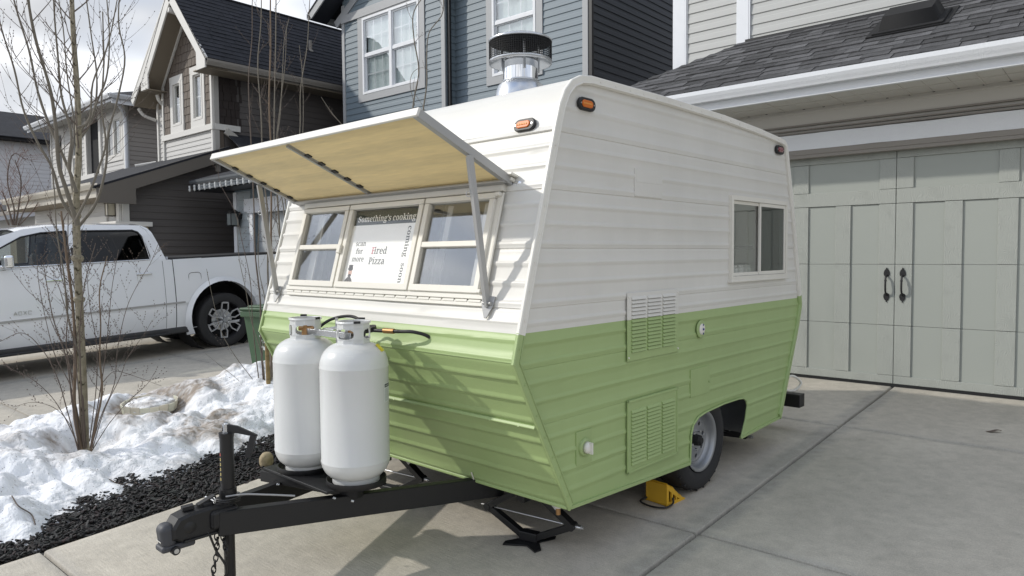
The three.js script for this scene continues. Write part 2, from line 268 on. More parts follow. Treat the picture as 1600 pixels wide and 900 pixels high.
{
  const d = new THREE.Group(); d.name = 'driveway'; scene.add(d); structure(tag(d, 'broom finished concrete driveway under the trailer and up to the garage door', 'driveway'));
  const base = []; for (let i = 0; i < 20; i++) { const z0 = -7.95 + i * .85, z1 = z0 + .85; base.push([[-4.75, gy(z0) - .03, z0], [-4.75, gy(z1) - .03, z1], [4.6, gy(z1) - .03, z1], [4.6, gy(z0) - .03, z0]]); }
  mk(d, 'joint_filler', quadGeo(base), B.concDark);
  const zj = [-7.84, -6.13, -3.59, -1.235, 1.3, 4.0, 8.9];
  const left = z => clamp(.10 * Math.sin(z * .8 + 2.2) - .02, -.12, .12);
  for (let j = 0; j + 1 < zj.length; j++) {
    const g = .005;
    slab(d, -4.70, -1.786, zj[j] + g, zj[j + 1] - g, { left, bx1: true, bz: true, step: .055 });
    slab(d, -1.774, 1.2, zj[j] + g, zj[j + 1] - g, { bx0: true, bx1: true, bz: true, step: .055 });
    slab(d, 1.21, 4.6, zj[j] + g, zj[j + 1] - g, { step: .4 });
  }
  const n = new THREE.Group(); n.name = 'neighbour_driveway'; scene.add(n); structure(tag(n, 'pale concrete driveway with the white pickup parked on it', 'driveway'));
  const nb = []; for (let i = 0; i < 20; i++) { const z0 = -6.95 + i * .8, z1 = z0 + .8; nb.push([[-14.2, gy(z0) - .03, z0], [-14.2, gy(z1) - .03, z1], [-7.5, gy(z1) - .03, z1], [-7.5, gy(z0) - .03, z0]]); }
  mk(n, 'joint_filler', quadGeo(nb), B.concDark);
  const zn = [-6.9, -4.75, -2.2, .35, 2.9, 5.5, 8.9];
  for (let j = 0; j + 1 < zn.length; j++) { slab(n, -10.82, -7.6, zn[j] + .005, zn[j + 1] - .005, { bz: true, bx0: true, step: .1 }); slab(n, -14.2, -10.83, zn[j] + .005, zn[j + 1] - .005, { bz: true, bx1: true, step: .15 }); }
  const n2 = new THREE.Group(); n2.name = 'far_driveway'; scene.add(n2); structure(tag(n2, 'concrete driveway of the brown house beyond the pickup', 'driveway'));
  for (let j = 0; j < 5; j++) slab(n2, -19.5, -14.6, -5.2 + j * 2.8 + .005, -2.4 + j * 2.8 - .005, { step: .5 });
}
// ---------------------------------------------------------------- planting bed: soil, bark mulch, snow
const snowEdge = z => -4.60 + .315 * clamp(z, -6, 2.5) + (z < -3.1 ? (z + 3.1) * -.16 : 0) + (fbm2(z * 2.4, 3.3, 0, 4, 101) - .5) * .50 + (fbm2(z * 9, 7.3, 0, 3, 102) - .5) * .18;
const snowFar = z => -7.62 + (fbm2(z * 1.7, 8.1, 0, 3, 103) - .5) * .5;
// rounded clods of melting snow: the highest of the domes that reach a point
function clod(x, z, s, sd) {
  const wx = x + (fbm2(x * 1.4 / s, z * 1.4 / s, 0, 2, sd + 3) - .5) * s * .7, wz = z + (fbm2(x * 1.4 / s + 9, z * 1.4 / s, 0, 2, sd + 4) - .5) * s * .7;
  const i = Math.floor(wx / s), j = Math.floor(wz / s); let m = 0;
  for (let a = -1; a <= 1; a++) for (let b = -1; b <= 1; b++) { const px = (i + a + .15 + .7 * hash3(i + a, j + b, sd)) * s, pz = (j + b + .15 + .7 * hash3(i + a, j + b, sd + 1)) * s, R = s * (.45 + .5 * hash3(i + a, j + b, sd + 2)), d2 = ((wx - px) ** 2 + (wz - pz) ** 2) / (R * R); if (d2 < 1) m = Math.max(m, Math.pow(1 - d2, .75) * R / s); }
  return m;
}
function snowH(x, z) {
  const a = snowEdge(z), b = snowFar(z), t = (a - x) / (a - b);
  if (t < -.05 || t > 1.05) return -.12;
  const rise = 1 - Math.pow(1 - clamp(t * 2.6, 0, 1), 2.2), fall = 1 - Math.pow(clamp((t - .70) / .30, 0, 1), 2.4);
  let h = (.115 + .16 * sstep(.15, .75, t) + .06 * sstep(-2.8, -3.9, z)) * rise * fall;
  const bil = (s, k, sd) => { const q = fbm2(x * s + 11, z * s + 4, 0, 3, sd) - .5; return Math.min(1, Math.sqrt(q * q + .0025) * 4.2 * k); };
  const env = Math.min(1, rise * fall * 1.6);
  h += env * ((fbm2(x * 1.9 + 11, z * 1.9 + 4, 0, 4, 104) - .5) * .22 + clod(x, z, .30, 105) * .075 + clod(x + .013 * Math.sin(z * 40), z, .14, 106) * .042 + clod(x, z, .065, 108) * .017 - .045 + (fbm2(x * 22, z * 22, 0, 4, 107) - .5) * .016 * (.7 + dirt(x, z)));
  h = lerp(h, .055 + (h - .2) * .25, .95 * Math.exp(-Math.pow(((x + 6.86) ** 2) / .14 + ((z + 2.72) ** 2) / .15, 2)));
  h -= .10 * Math.exp(-((x + 6.3) ** 2 + (z + 2.0) ** 2) / .05);
  h -= .05 * Math.exp(-((x + 5.55) ** 2 + (z + 1.95) ** 2) / .02);
  return Math.max(h, -.12) - .012;
}
function dirt(x, z) {
  const a = Math.exp(-(((x + 6.55) / .85) ** 2 + ((z + 2.8) / .55) ** 2)) * 1.3, b = Math.exp(-(((x + 6.4) / .5) ** 2 + ((z + 1.75) / .4) ** 2)) * .7, c = Math.exp(-(((x + 7.0) / .4) ** 2 + ((z + 3.3) / .5) ** 2)) * .8;
  return clamp(Math.max(a, b, c) * 1.5, 0, 1) * sstep(.36, .66, fbm2(x * 4.2 + 1, z * 4.2, 0, 5, 111)) + .16 * sstep(.58, .75, fbm2(x * 3 + 7, z * 3, 0, 5, 112));
}
{
  const q = []; for (let i = 0; i < 20; i++) { const z0 = -7.6 + i * .82, z1 = z0 + .82; q.push([[-7.6, gy(z0) - .045, z0], [-7.6, gy(z1) - .045, z1], [-4.62, gy(z1) - .045, z1], [-4.62, gy(z0) - .045, z0]]); }
  structure(tag(mk(scene, 'soil_bed', quadGeo(q), B.soil), 'dark soil bed between the two driveways', 'soil'));
  // bark chips
  const chip = new RoundedBoxGeometry(.034, .006, .0095, 1, .002), N = 32000, R = rng(5);
  const im = new THREE.InstancedMesh(chip, new THREE.MeshStandardMaterial({ color: 0xffffff, roughness: .75 }), N); im.name = 'bark_mulch'; im.castShadow = im.receiveShadow = true;
  const m = new THREE.Matrix4(), e = new THREE.Euler(), col = new THREE.Color();
  for (let i = 0; i < N; i++) {
    const z = -5.8 + 7.2 * Math.pow(R(), .9), w = (-4.68) - (snowEdge(z) - .28), x = -4.68 - R() * w;
    e.set((R() - .5) * .9, R() * 6.28, (R() - .5) * .9); const s = .5 + R() * 1.0;
    m.makeRotationFromEuler(e).scale(new THREE.Vector3(s, s * (.8 + R() * .8), s * (.7 + R() * .8))).setPosition(x, gy(z) - .035 + R() * .035 + .012 * fbm2(x * 6, z * 6, 0, 2, 121), z);
    im.setMatrixAt(i, m); const k = .008 + R() * R() * .03; col.setRGB(k * (1.02 + (R() < .25 ? .5 : 0)), k * (1 + (R() < .2 ? .12 : 0)), k); im.setColorAt(i, col);
  }
  scene.add(stuff(tag(im, 'black bark mulch in a strip between snow and driveway', 'mulch')));
  // snow bank
  const sx = .02, x0 = -8.0, x1 = -4.3, z0 = -6.6, z1 = 2.2, nx = Math.round((x1 - x0) / sx), nz = Math.round((z1 - z0) / .022), pos = [], cols = [], uv = [], idx = [];
  for (let j = 0; j <= nz; j++) for (let i = 0; i <= nx; i++) {
    const x = lerp(x0, x1, i / nx), z = lerp(z0, z1, j / nz), h = snowH(x, z); pos.push(x + (fbm2(x * 8, z * 8, 0, 3, 131) - .5) * .03, gy(z) + h, z + (fbm2(x * 8, z * 8, 0, 3, 132) - .5) * .03); uv.push(x, z);
    const d = clamp(dirt(x, z) * (.55 + .8 * hash3(i, j, 133)) + (hash3(i, j, 134) > .985 ? .35 : 0), 0, 1), g = sstep(.05, .0, h) * .10; cols.push(lerp(1 - g, .34, d), lerp(1 - g, .285, d), lerp(1 - g, .23, d));
  }
  const hv = i => pos[i * 3 + 1] - gy(pos[i * 3 + 2]);
  for (let j = 0; j < nz; j++) for (let i = 0; i < nx; i++) { const a = j * (nx + 1) + i, b = a + nx + 1; if (Math.max(hv(a), hv(a + 1), hv(b), hv(b + 1)) < -.1) continue; idx.push(a, b, a + 1, a + 1, b, b + 1); }
  const g = new THREE.BufferGeometry(); g.setAttribute('position', new THREE.BufferAttribute(new Float32Array(pos), 3)); g.setAttribute('uv', new THREE.BufferAttribute(new Float32Array(uv), 2)); g.setAttribute('color', new THREE.BufferAttribute(new Float32Array(cols), 3)); g.setIndex(idx); g.computeVertexNormals();
  const s = new THREE.Mesh(g, B.snow); s.name = 'snow_bank'; s.castShadow = s.receiveShadow = true; scene.add(s); stuff(tag(s, 'melting lumpy snow bank with dirty patches on the planting bed', 'snow'));
}

// ---------------------------------------------------------------- walls with lapped siding
// wall frames: 'f' faces +z (u = x), 's' faces +x (u = -z)
const wallM = (kind, at) => kind === 'f' ? new THREE.Matrix4().makeTranslation(0, 0, at) : new THREE.Matrix4().makeRotationY(Math.PI / 2).setPosition(at, 0, 0);
const onWall = (g, M) => { (Array.isArray(g) ? g.flat(Infinity) : [g]).forEach(x => x.applyMatrix4(M)); return g; };
function siding(parent, M, o) { // o: u0,u1,v0,v1,lap,mat,holes,lim(v)->[a,b],one,name
  const all = [], lap = o.lap || .127, pr = o.proud || .015; let n = 0;
  for (let v = o.v0; v < o.v1 - .01; v += lap) {
    const a = v, b = Math.min(v + lap, o.v1), mid = (a + b) / 2, gs = [];
    const La = o.lim ? o.lim(a) : [o.u0, o.u1], Lb = o.lim ? o.lim(b) : [o.u0, o.u1]; if (Lb[1] - Lb[0] < .02 && La[1] - La[0] < .02) continue;
    let cuts = [[0, 1, 0, 0]]; let segs = [[La[0], La[1], Lb[0], Lb[1]]];
    for (const h of o.holes || []) if (mid > h[2] && mid < h[3]) { const out = []; for (const s of segs) { if (h[0] < s[1] && h[1] > s[0]) { if (h[0] > s[0]) out.push([s[0], h[0], s[2], h[0]]); if (h[1] < s[1]) out.push([h[1], s[1], h[1], s[3]]); } else out.push(s); } segs = out; }
    for (const s of segs) {
      const L = [[a, pr * .55], [a + .006, pr], [lerp(a, b, .55), pr * .62], [lerp(a, b, .62), pr * .45], [b + .004, .003]];
      const U = (t, side) => side ? lerp(s[1], s[3], t) : lerp(s[0], s[2], t), qs = [];
      qs.push([[s[0], a, 0], [s[1], a, 0], [s[1], a, pr * .55], [s[0], a, pr * .55]]);
      for (let i = 0; i + 1 < L.length; i++) { const t0 = clamp((L[i][0] - a) / (b - a), 0, 1), t1 = clamp((L[i + 1][0] - a) / (b - a), 0, 1); qs.push([[U(t0, 0), L[i][0], L[i][1]], [U(t0, 1), L[i][0], L[i][1]], [U(t1, 1), L[i + 1][0], L[i + 1][1]], [U(t1, 0), L[i + 1][0], L[i + 1][1]]]); }
      gs.push(quadGeo(qs));
    }
    if (!gs.length) continue;
    onWall(gs, M);
    if (o.one) all.push(gs); else mk(parent, o.name || 'siding_board', gs, o.mat);
    n++;
  }
  if (o.one && all.length) stuff(mk(parent, o.name || 'siding', all, o.mat));
}
// a sash window in a wall; u,v = opening; opts: casing widths, mullions, meeting rail, grid
function win(parent, M, u0, u1, v0, v1, o = {}) {
  const w = new THREE.Group(); w.name = 'window'; parent.add(w); const put = (name, g, m, l) => mk(w, name, onWall([g], M), m, l);
  const c = o.casing ?? .15, top = o.top ?? c, bot = o.bot ?? c, cp = o.proud ?? .03, fm = o.frameMat || B.trimHouse, cm = o.casingMat || B.blueTrim;
  put('casing', [rb(c, v1 - v0 + .0, cp, u0 - c / 2, (v0 + v1) / 2, cp / 2, .003), rb(c, v1 - v0, cp, u1 + c / 2, (v0 + v1) / 2, cp / 2, .003), rb(u1 - u0 + 2 * c, top, cp + .004, (u0 + u1) / 2, v1 + top / 2, cp / 2 + .002, .003), rb(u1 - u0 + 2 * c + .0, bot, cp + .004, (u0 + u1) / 2, v0 - bot / 2, cp / 2 + .002, .003)], cm);
  const f = .045, fg = [bxx(u0, u0 + f, v0, v1, -.05, cp + .008), bxx(u1 - f, u1, v0, v1, -.05, cp + .008), bxx(u0 + f, u1 - f, v1 - f, v1, -.05, cp + .008), bxx(u0 + f, u1 - f, v0, v0 + f, -.05, cp + .011)];
  const cols = [u0 + f, ...(o.mull || []).flatMap(x => [x - .04, x + .04]), u1 - f]; for (const x of o.mull || []) fg.push(bxx(x - .04, x + .04, v0 + f, v1 - f, -.05, cp + .006));
  put('frame', fg, fm);
  const mr = o.meet; let grids = [];
  for (let k = 0; k < cols.length; k += 2) {
    const a = cols[k], b = cols[k + 1]; const bands = mr ? [[mr + .02, v1 - f, .0], [v0 + f, mr - .02, -.022]] : [[v0 + f, v1 - f, 0]];
    bands.forEach(([p, q, dz], bi) => {
      const sg = [bxx(a, a + .03, p, q, dz - .02, dz + .012), bxx(b - .03, b, p, q, dz - .02, dz + .012), bxx(a + .03, b - .03, q - .03, q, dz - .02, dz + .012), bxx(a + .03, b - .03, p, p + .03, dz - .02, dz + .012)];
      put('sash', sg, fm); put('pane', bxx(a + .03, b - .03, p + .03, q - .03, dz - .006, dz - .004), o.glass || B.glass);
      const nx = o.nx ?? 3, ny = o.ny ?? 2; for (let i = 1; i < nx; i++) { const x = lerp(a + .03, b - .03, i / nx); grids.push(bxx(x - .010, x + .010, p + .03, q - .03, dz - .017, dz - .010)); } for (let j = 1; j < ny; j++) { const y = lerp(p + .03, q - .03, j / ny); grids.push(bxx(a + .03, b - .03, y - .010, y + .010, dz - .019, dz - .012)); }
    });
    if (mr) put('meeting_rail', bxx(a, b, mr - .03, mr + .03, -.03, .022), fm);
  }
  if (grids.length) put('muntin', grids, fm);
  if (o.blind) { const bl = []; for (let y = v0 + .06; y < v1 - .05; y += .05) bl.push(bx(u1 - u0 - .12, .050, .003, (u0 + u1) / 2, y, -.075, [.30, 0, 0])); put('blind', bl, B.curtain); }
  else put('curtain', bxx(u0 + .02, u1 - .02, v0 + .02, v1 - .02, -.16, -.15), o.inside || B.curtain);
  put('reveal', [bxx(u0 - .01, u0, v0, v1, -.3, 0), bxx(u1, u1 + .01, v0, v1, -.3, 0), bxx(u0, u1, v1, v1 + .01, -.3, 0), bxx(u0, u1, v0 - .01, v0, -.3, 0)], fm);
  return w;
}
// wall core with openings: boxes around the holes
function core(u0, u1, v0, v1, holes, t = .2) {
  const us = [...new Set([u0, u1, ...holes.flatMap(h => [h[0], h[1]])])].sort((a, b) => a - b), g = [];
  for (let i = 0; i + 1 < us.length; i++) { const m = (us[i] + us[i + 1]) / 2; const hs = holes.filter(h => h[0] < m && h[1] > m).sort((a, b) => a[2] - b[2]); let v = v0; for (const h of hs) { if (h[2] > v) g.push(bxx(us[i], us[i + 1], v, h[2], -t, 0)); v = h[3]; } if (v < v1) g.push(bxx(us[i], us[i + 1], v, v1, -t, 0)); }
  return g;
}
// a sloped roof slab: corners a (eave start), b (eave end), then up by vector s; thickness t
function roofSlab(a, b, c, d, t = .03) { const dn = p => [p[0], p[1] - t, p[2]]; return quadGeo([[a, b, c, d], [dn(a), dn(d), dn(c), dn(b)], [a, dn(a), dn(b), b], [b, dn(b), dn(c), c], [c, dn(c), dn(d), d], [d, dn(d), dn(a), a]]); }
const gutterProf = [[0, 0], [.075, 0], [.085, .02], [.10, .045], [.115, .075], [.118, .115], [.105, .115], [.104, .08], [.088, .05], [.072, .018], [.006, .012], [.006, .11], [0, .11]];
function gutter(len) { const g = extr(gutterProf, len); return g; } // profile x = outward, y = up; extruded along +z
function gutterF(x0, x1, y, z) { const g = gutter(x1 - x0); g.applyMatrix4(new THREE.Matrix4().makeRotationY(-Math.PI / 2)); g.applyMatrix4(new THREE.Matrix4().makeTranslation(x1, y, z)); return g; } // back at z, outward +z
function gutterS(z0, z1, y, x) { const g = gutter(z1 - z0); g.applyMatrix4(new THREE.Matrix4().makeTranslation(x, y, z0)); return g; } // outward +x

// ---------------------------------------------------------------- the house with the garage door
{
  const H = thing('garage_house', 'pale sided house with shingled garage roof and a sage green door behind the trailer', 'house');
  const F = wallM('f', -7.80), dz = -7.86, dx = -1.784, W2 = 2.44;
  mk(H, 'wall', onWall(core(-4.65, 4.4, .0, 3.24, [[dx - W2, dx + W2, .0, 2.79]], .25), F), B.soffit);
  mk(H, 'side_wall', [bxx(-4.65, -4.45, 0, 3.30, -14, -8.05), bxx(-4.9, -4.65, 0, 0.01, -8, -7.9)], B.soffit);
  mk(H, 'garage_floor', bxx(-4.45, 4.4, .2, .345, -13, -7.84), B.concDark);
  mk(H, 'back_wall', bxx(-4.45, 4.4, .3, 3.3, -13.2, -13), B.soffit);
  // door: four hinged sections, each a flat face with raised wood grained stiles and rails
  const D = sub(H, 'garage_door'), ys = [.368, .976, 1.587, 2.192, 2.80];
  for (let s = 0; s < 4; s++) {
    const y0 = ys[s] + .0018, y1 = ys[s + 1] - .0018, g = [], zf = dz, zp = dz - .016;
    mk(D, 'door_section', [bxx(dx - W2, dx + W2, y0, y1, zp - .04, zp)], B.doorPanel);
    const ov = (a, b, c, d) => g.push(rb(b - a, d - c, .016, (a + b) / 2, (c + d) / 2, zp + .008, .004, undefined, 1));
    const stiles2 = []; for (const m of [-1, 1]) for (const q of [[.002, .153], [.42, .57], [.845, 1.0], [1.265, 1.415], [1.69, 1.845], [2.11, 2.26], [2.41, W2]]) stiles2.push(m > 0 ? [dx + q[0], dx + q[1]] : [dx - q[1], dx - q[0]]);
    const wide = stiles2.filter((q, i) => ![1, 3, 5].includes(i % 7));
    if (s === 3) { ov(dx - W2, dx - .003, y0, 2.337); ov(dx + .003, dx + W2, y0, 2.337); ov(dx - W2, dx - .003, 2.64, y1); ov(dx + .003, dx + W2, 2.64, y1); for (const q of wide) ov(q[0], q[1], 2.339, 2.638); }
    else { const lo = s === 0 ? .472 : y0; for (const q of stiles2) ov(q[0], q[1], lo, y1); if (s === 0) { ov(dx - W2, dx - .003, y0 + .02, .470); ov(dx + .003, dx + W2, y0 + .02, .470); } }
    mk(D, 'door_rails', g, B.doorWood);
  }
  mk(D, 'weather_strip', [bxx(dx - W2, dx + W2, .345, .385, dz - .03, dz - .004)], B.blackMatte);
  for (const hx of [-1.856, -1.712]) { // wrought iron pulls
    const spade = (cy0, f) => { const p = []; for (let i = 0; i < 20; i++) { const a = i / 20 * 2 * Math.PI, r = .026 + .010 * Math.pow(Math.max(0, Math.sin(a)), 3) - .006 * Math.pow(Math.max(0, -Math.sin(a)), 2); p.push([hx + Math.cos(a) * r, cy0 + f * Math.sin(a) * r * 1.35]); } const g = extr(f > 0 ? p : p.reverse(), .006, .002); g.applyMatrix4(M4([0, 0, dz])); return g; };
    mk(D, 'handle', [spade(1.492, 1), spade(1.272, -1), cy(.007, .002, .022, hx, 1.542, dz + .006), cy(.007, .002, .022, hx, 1.222, dz + .006, [Math.PI, 0, 0]),
      tube([[hx, 1.478, dz + .008], [hx, 1.46, dz + .038], [hx, 1.42, dz + .052], [hx, 1.36, dz + .055], [hx, 1.32, dz + .046], [hx, 1.292, dz + .022], [hx, 1.282, dz + .008]], .0095, 30, 10), new THREE.SphereGeometry(.013, 10, 8).translate(hx, 1.425, dz + .05)], B.blackPlastic);
  }
  mk(H, 'door_jamb', [bxx(dx - W2 - .03, dx - W2, .3, 2.8, -8.0, -7.79), bxx(dx + W2, dx + W2 + .03, .3, 2.8, -8.0, -7.79)], B.taupe);
  mk(H, 'door_stop', [rb(2 * W2 + .1, .035, .10, dx, 2.722, -7.80, .004), rb(2 * W2 + .2, .055, .06, dx, 2.767, -7.775, .006), rb(2 * W2 + .1, .02, .05, dx, 2.80, -7.78, .003)], B.taupe);
  { // capped white header board with a slightly wavy cladding
    const g = new THREE.BoxGeometry(8.9, .165, .035, 140, 6, 1), p = g.attributes.position;
    for (let i = 0; i < p.count; i++) { const x = p.getX(i), y = p.getY(i); p.setZ(i, p.getZ(i) + (fbm2(x * 1.6, y * 5, 0, 3, 141) - .5) * .010); if (y > .08 || y < -.08) p.setY(i, y + (fbm2(x * 2.2, y > 0 ? 3 : 9, 0, 4, 142) - .5) * .012); }
    g.computeVertexNormals(); g.translate(-.15, 2.874, -7.765); mk(H, 'header_board', g, B.trimHouse);
  }
  mk(H, 'frieze_trim', [bxx(-4.65, 4.3, 2.968, 2.982, -7.80, -7.757), bxx(-4.65, 4.3, 3.002, 3.016, -7.80, -7.762), bxx(-4.65, 4.3, 3.045, 3.06, -7.80, -7.752)], B.taupe);
  mk(H, 'frieze_board', [bxx(-4.65, 4.3, 3.064, 3.222, -7.81, -7.77), bxx(-4.65, 4.3, 3.178, 3.196, -7.78, -7.755)], B.soffit);
  // soffit of interlocking panels
  for (let i = 0; i < 16; i++) {
    const x0 = -5.25 + i * .60, x1 = x0 + .596, g = [];
    for (let k = 0; k < 3; k++) { const a = x0 + k * .2, b = Math.min(x1, a + .196); g.push(bxx(a, b, 3.222, 3.234, -7.80, -7.13)); }
    g.push(bxx(x0, x0 + .012, 3.214, 3.222, -7.80, -7.13)); const m = mk(H, 'soffit_panel', g, B.soffit);
    mk(m, 'vent_slot', [0, 1, 2].map(k => bxx(x0 + k * .2 + .185, x0 + k * .2 + .205, 3.2185, 3.2212, -7.785, -7.755)), B.dark);
  }
  mk(H, 'soffit_bead', bxx(-5.25, 4.3, 3.2165, 3.2215, -7.44, -7.425), B.soffit);
  mk(H, 'fascia', [rb(9.7, .155, .03, -.42, 3.302, -7.115, .004), rb(9.7, .016, .045, -.42, 3.222, -7.118, .004), bxx(-5.27, -5.24, 3.222, 3.38, -13, -7.13)], B.trimHouse);
  mk(H, 'gutter', [gutterF(-5.30, 4.4, 3.295, -7.098), bxx(-5.302, -5.30, 3.295, 3.41, -7.098, -6.98)], B.trimHouse);
  // roof: front slope with separate shingles, hip end on the left
  const e0 = [-5.32, 3.405, -7.0], sl = Math.hypot(.9, 1.64), sv = [.9 / sl, -1.64 / sl];
  mk(H, 'roof_deck', [roofSlab([-5.32, 3.40, -7.0], [4.4, 3.40, -7.0], [4.4, 4.30, -8.64], [-3.66, 4.30, -8.64]), roofSlab([-5.32, 3.40, -8.64], [-5.32, 3.40, -7.0], [-3.66, 4.30, -8.64], [-3.67, 4.30, -8.645])], B.roofDark);
  mk(H, 'drip_edge', bxx(-5.32, 4.4, 3.398, 3.412, -7.006, -6.992), B.trimHouse);
  const RM = [.62, .78, .95, 1.15, 1.4].map(k => new THREE.MeshStandardMaterial({ color: C(.155 * k, .155 * k, .158 * k), roughness: .92, map: tShing, bumpMap: tRubber, bumpScale: .001 }));
  const wid = [.14, .19, .24, .30, .37], ex = .144, gs = wid.map(w => { const g = boxUV(norm(quadGeo([[[0, 0, .014], [w, 0, .014], [w, ex + .02, .004], [0, ex + .02, .004]], [[0, 0, 0], [w, 0, 0], [w, 0, .014], [0, 0, .014]], [[0, ex, .003], [0, 0, 0], [0, 0, .014], [0, ex + .02, .004]], [[w, 0, 0], [w, ex, .003], [w, ex + .02, .004], [w, 0, .014]]]))); return g; });
  const R = rng(77), tilt = -Math.atan2(1.64, .9), n = 13; let far = []; let count = 0;
  for (let k = 0; k < n; k++) {
    let x = -5.32 + (k * ex / sl) * 1.66 + .02 + R() * .0; const py = 3.405 + sv[0] * k * ex, pz = -7.0 + sv[1] * k * ex;
    while (x < 4.3) {
      const wi = Math.floor(R() * 5), w = wid[wi], raise = R() < .45 ? .007 : .001, mi = Math.floor(R() * 5);
      if (x < .35 && count < 298) { const m = new THREE.Mesh(gs[wi], RM[mi]); m.name = 'shingle'; m.castShadow = m.receiveShadow = true; m.position.set(x, py + raise * .877, pz + raise * .48); m.rotation.x = tilt; H.add(m); count++; }
      else { const g = gs[wi].clone(); g.applyMatrix4(M4([x, py + raise, pz], [tilt, 0, 0])); far.push(g); }
      x += w + .004;
    }
  }
  stuff(mk(H, 'shingle_field', far, RM[2]));
  { // hip cap shingles
    const hip = V([1.66, .9, -1.64]), L = hip.length(), nh = 14; hip.normalize();
    for (let i = 0; i < nh; i++) { const c = V([-5.30, 3.42, -7.02]).addScaledVector(hip, (i + .5) * L / nh); const g = extr([[-.13, -.05], [0, .012], [.13, -.05], [.13, -.058], [0, .002], [-.13, -.058]], L / nh + .03); g.translate(0, 0, -L / nh / 2); const b = hip.clone().negate(), s = new THREE.Vector3().crossVectors(new THREE.Vector3(0, 1, 0), b).normalize(), u = new THREE.Vector3().crossVectors(b, s); g.applyMatrix4(new THREE.Matrix4().makeBasis(s, u, b).setPosition(c)); mk(H, 'hip_cap', g, RM[1 + i % 3]); }
  }
  // black slant-back roof vent
  { const p = sub(H, 'roof_vent', [-1.70, 3.965, -7.98], [Math.atan2(.9, 1.64), 0, 0]);
    const g = new THREE.CylinderGeometry(.5, .62, .15, 4, 1); g.rotateY(Math.PI / 4); g.scale(.60, 1, .46); g.translate(0, .075, 0);
    mk(p, 'vent_hood', [g.toNonIndexed(), rb(.62, .02, .50, 0, .012, 0, .006)], B.ventBlack); mk(p, 'flange', bxx(-.36, .36, -.006, .004, -.33, .27), B.ventBlack); }
  // upper wall
  const U = wallM('f', -8.64), vb = 4.30;
  mk(H, 'upper_wall', onWall([bxx(-4.63, 4.4, 3.4, 8.4, -.25, -.002)], U), B.houseWhite);
  mk(H, 'upper_side_wall', bxx(-4.65, -4.45, 3.3, 8.4, -16, -8.9), B.houseWhite);
  siding(H, U, { u0: -4.46, u1: -3.775, v0: 3.42, v1: 6.4, lap: .1265, mat: B.houseWhite });
  siding(H, U, { u0: -3.60, u1: 1.2, v0: 4.24, v1: 6.4, lap: .1265, mat: B.houseWhite });
  siding(H, U, { u0: 1.2, u1: 4.4, v0: 4.24, v1: 8.4, lap: .1265, mat: B.houseWhite, one: true });
  siding(H, U, { u0: -4.46, u1: 1.2, v0: 6.4, v1: 8.4, lap: .1265, mat: B.houseWhite, one: true });
  mk(H, 'corner_board', onWall([rb(.17, 5.0, .035, -4.565, 5.9, .012, .003)], U), B.trimHouse); mk(H, 'corner_trim', onWall([bxx(-4.478, -4.458, 3.4, 8.4, 0, .032), bxx(-4.452, -4.446, 3.4, 8.4, 0, .026)], U), B.trimHouse);
  mk(H, 'corner_board', onWall([rb(.155, 4.2, .035, -3.70, 6.30, .012, .003)], U), B.trimHouse); mk(H, 'corner_trim', onWall([bxx(-3.617, -3.603, 4.2, 8.4, 0, .032)], U), B.trimHouse);
  mk(H, 'flashing', [bxx(-3.66, 4.4, 4.295, 4.33, -8.64, -8.60)], B.black);
  mk(H, 'upper_roof', [roofSlab([-5.1, 8.35, -8.1], [4.8, 8.35, -8.1], [4.8, 10.4, -12], [-5.1, 10.4, -12]), bxx(-5.1, 4.8, 8.3, 8.34, -8.65, -8.1)], B.roofDark);
}
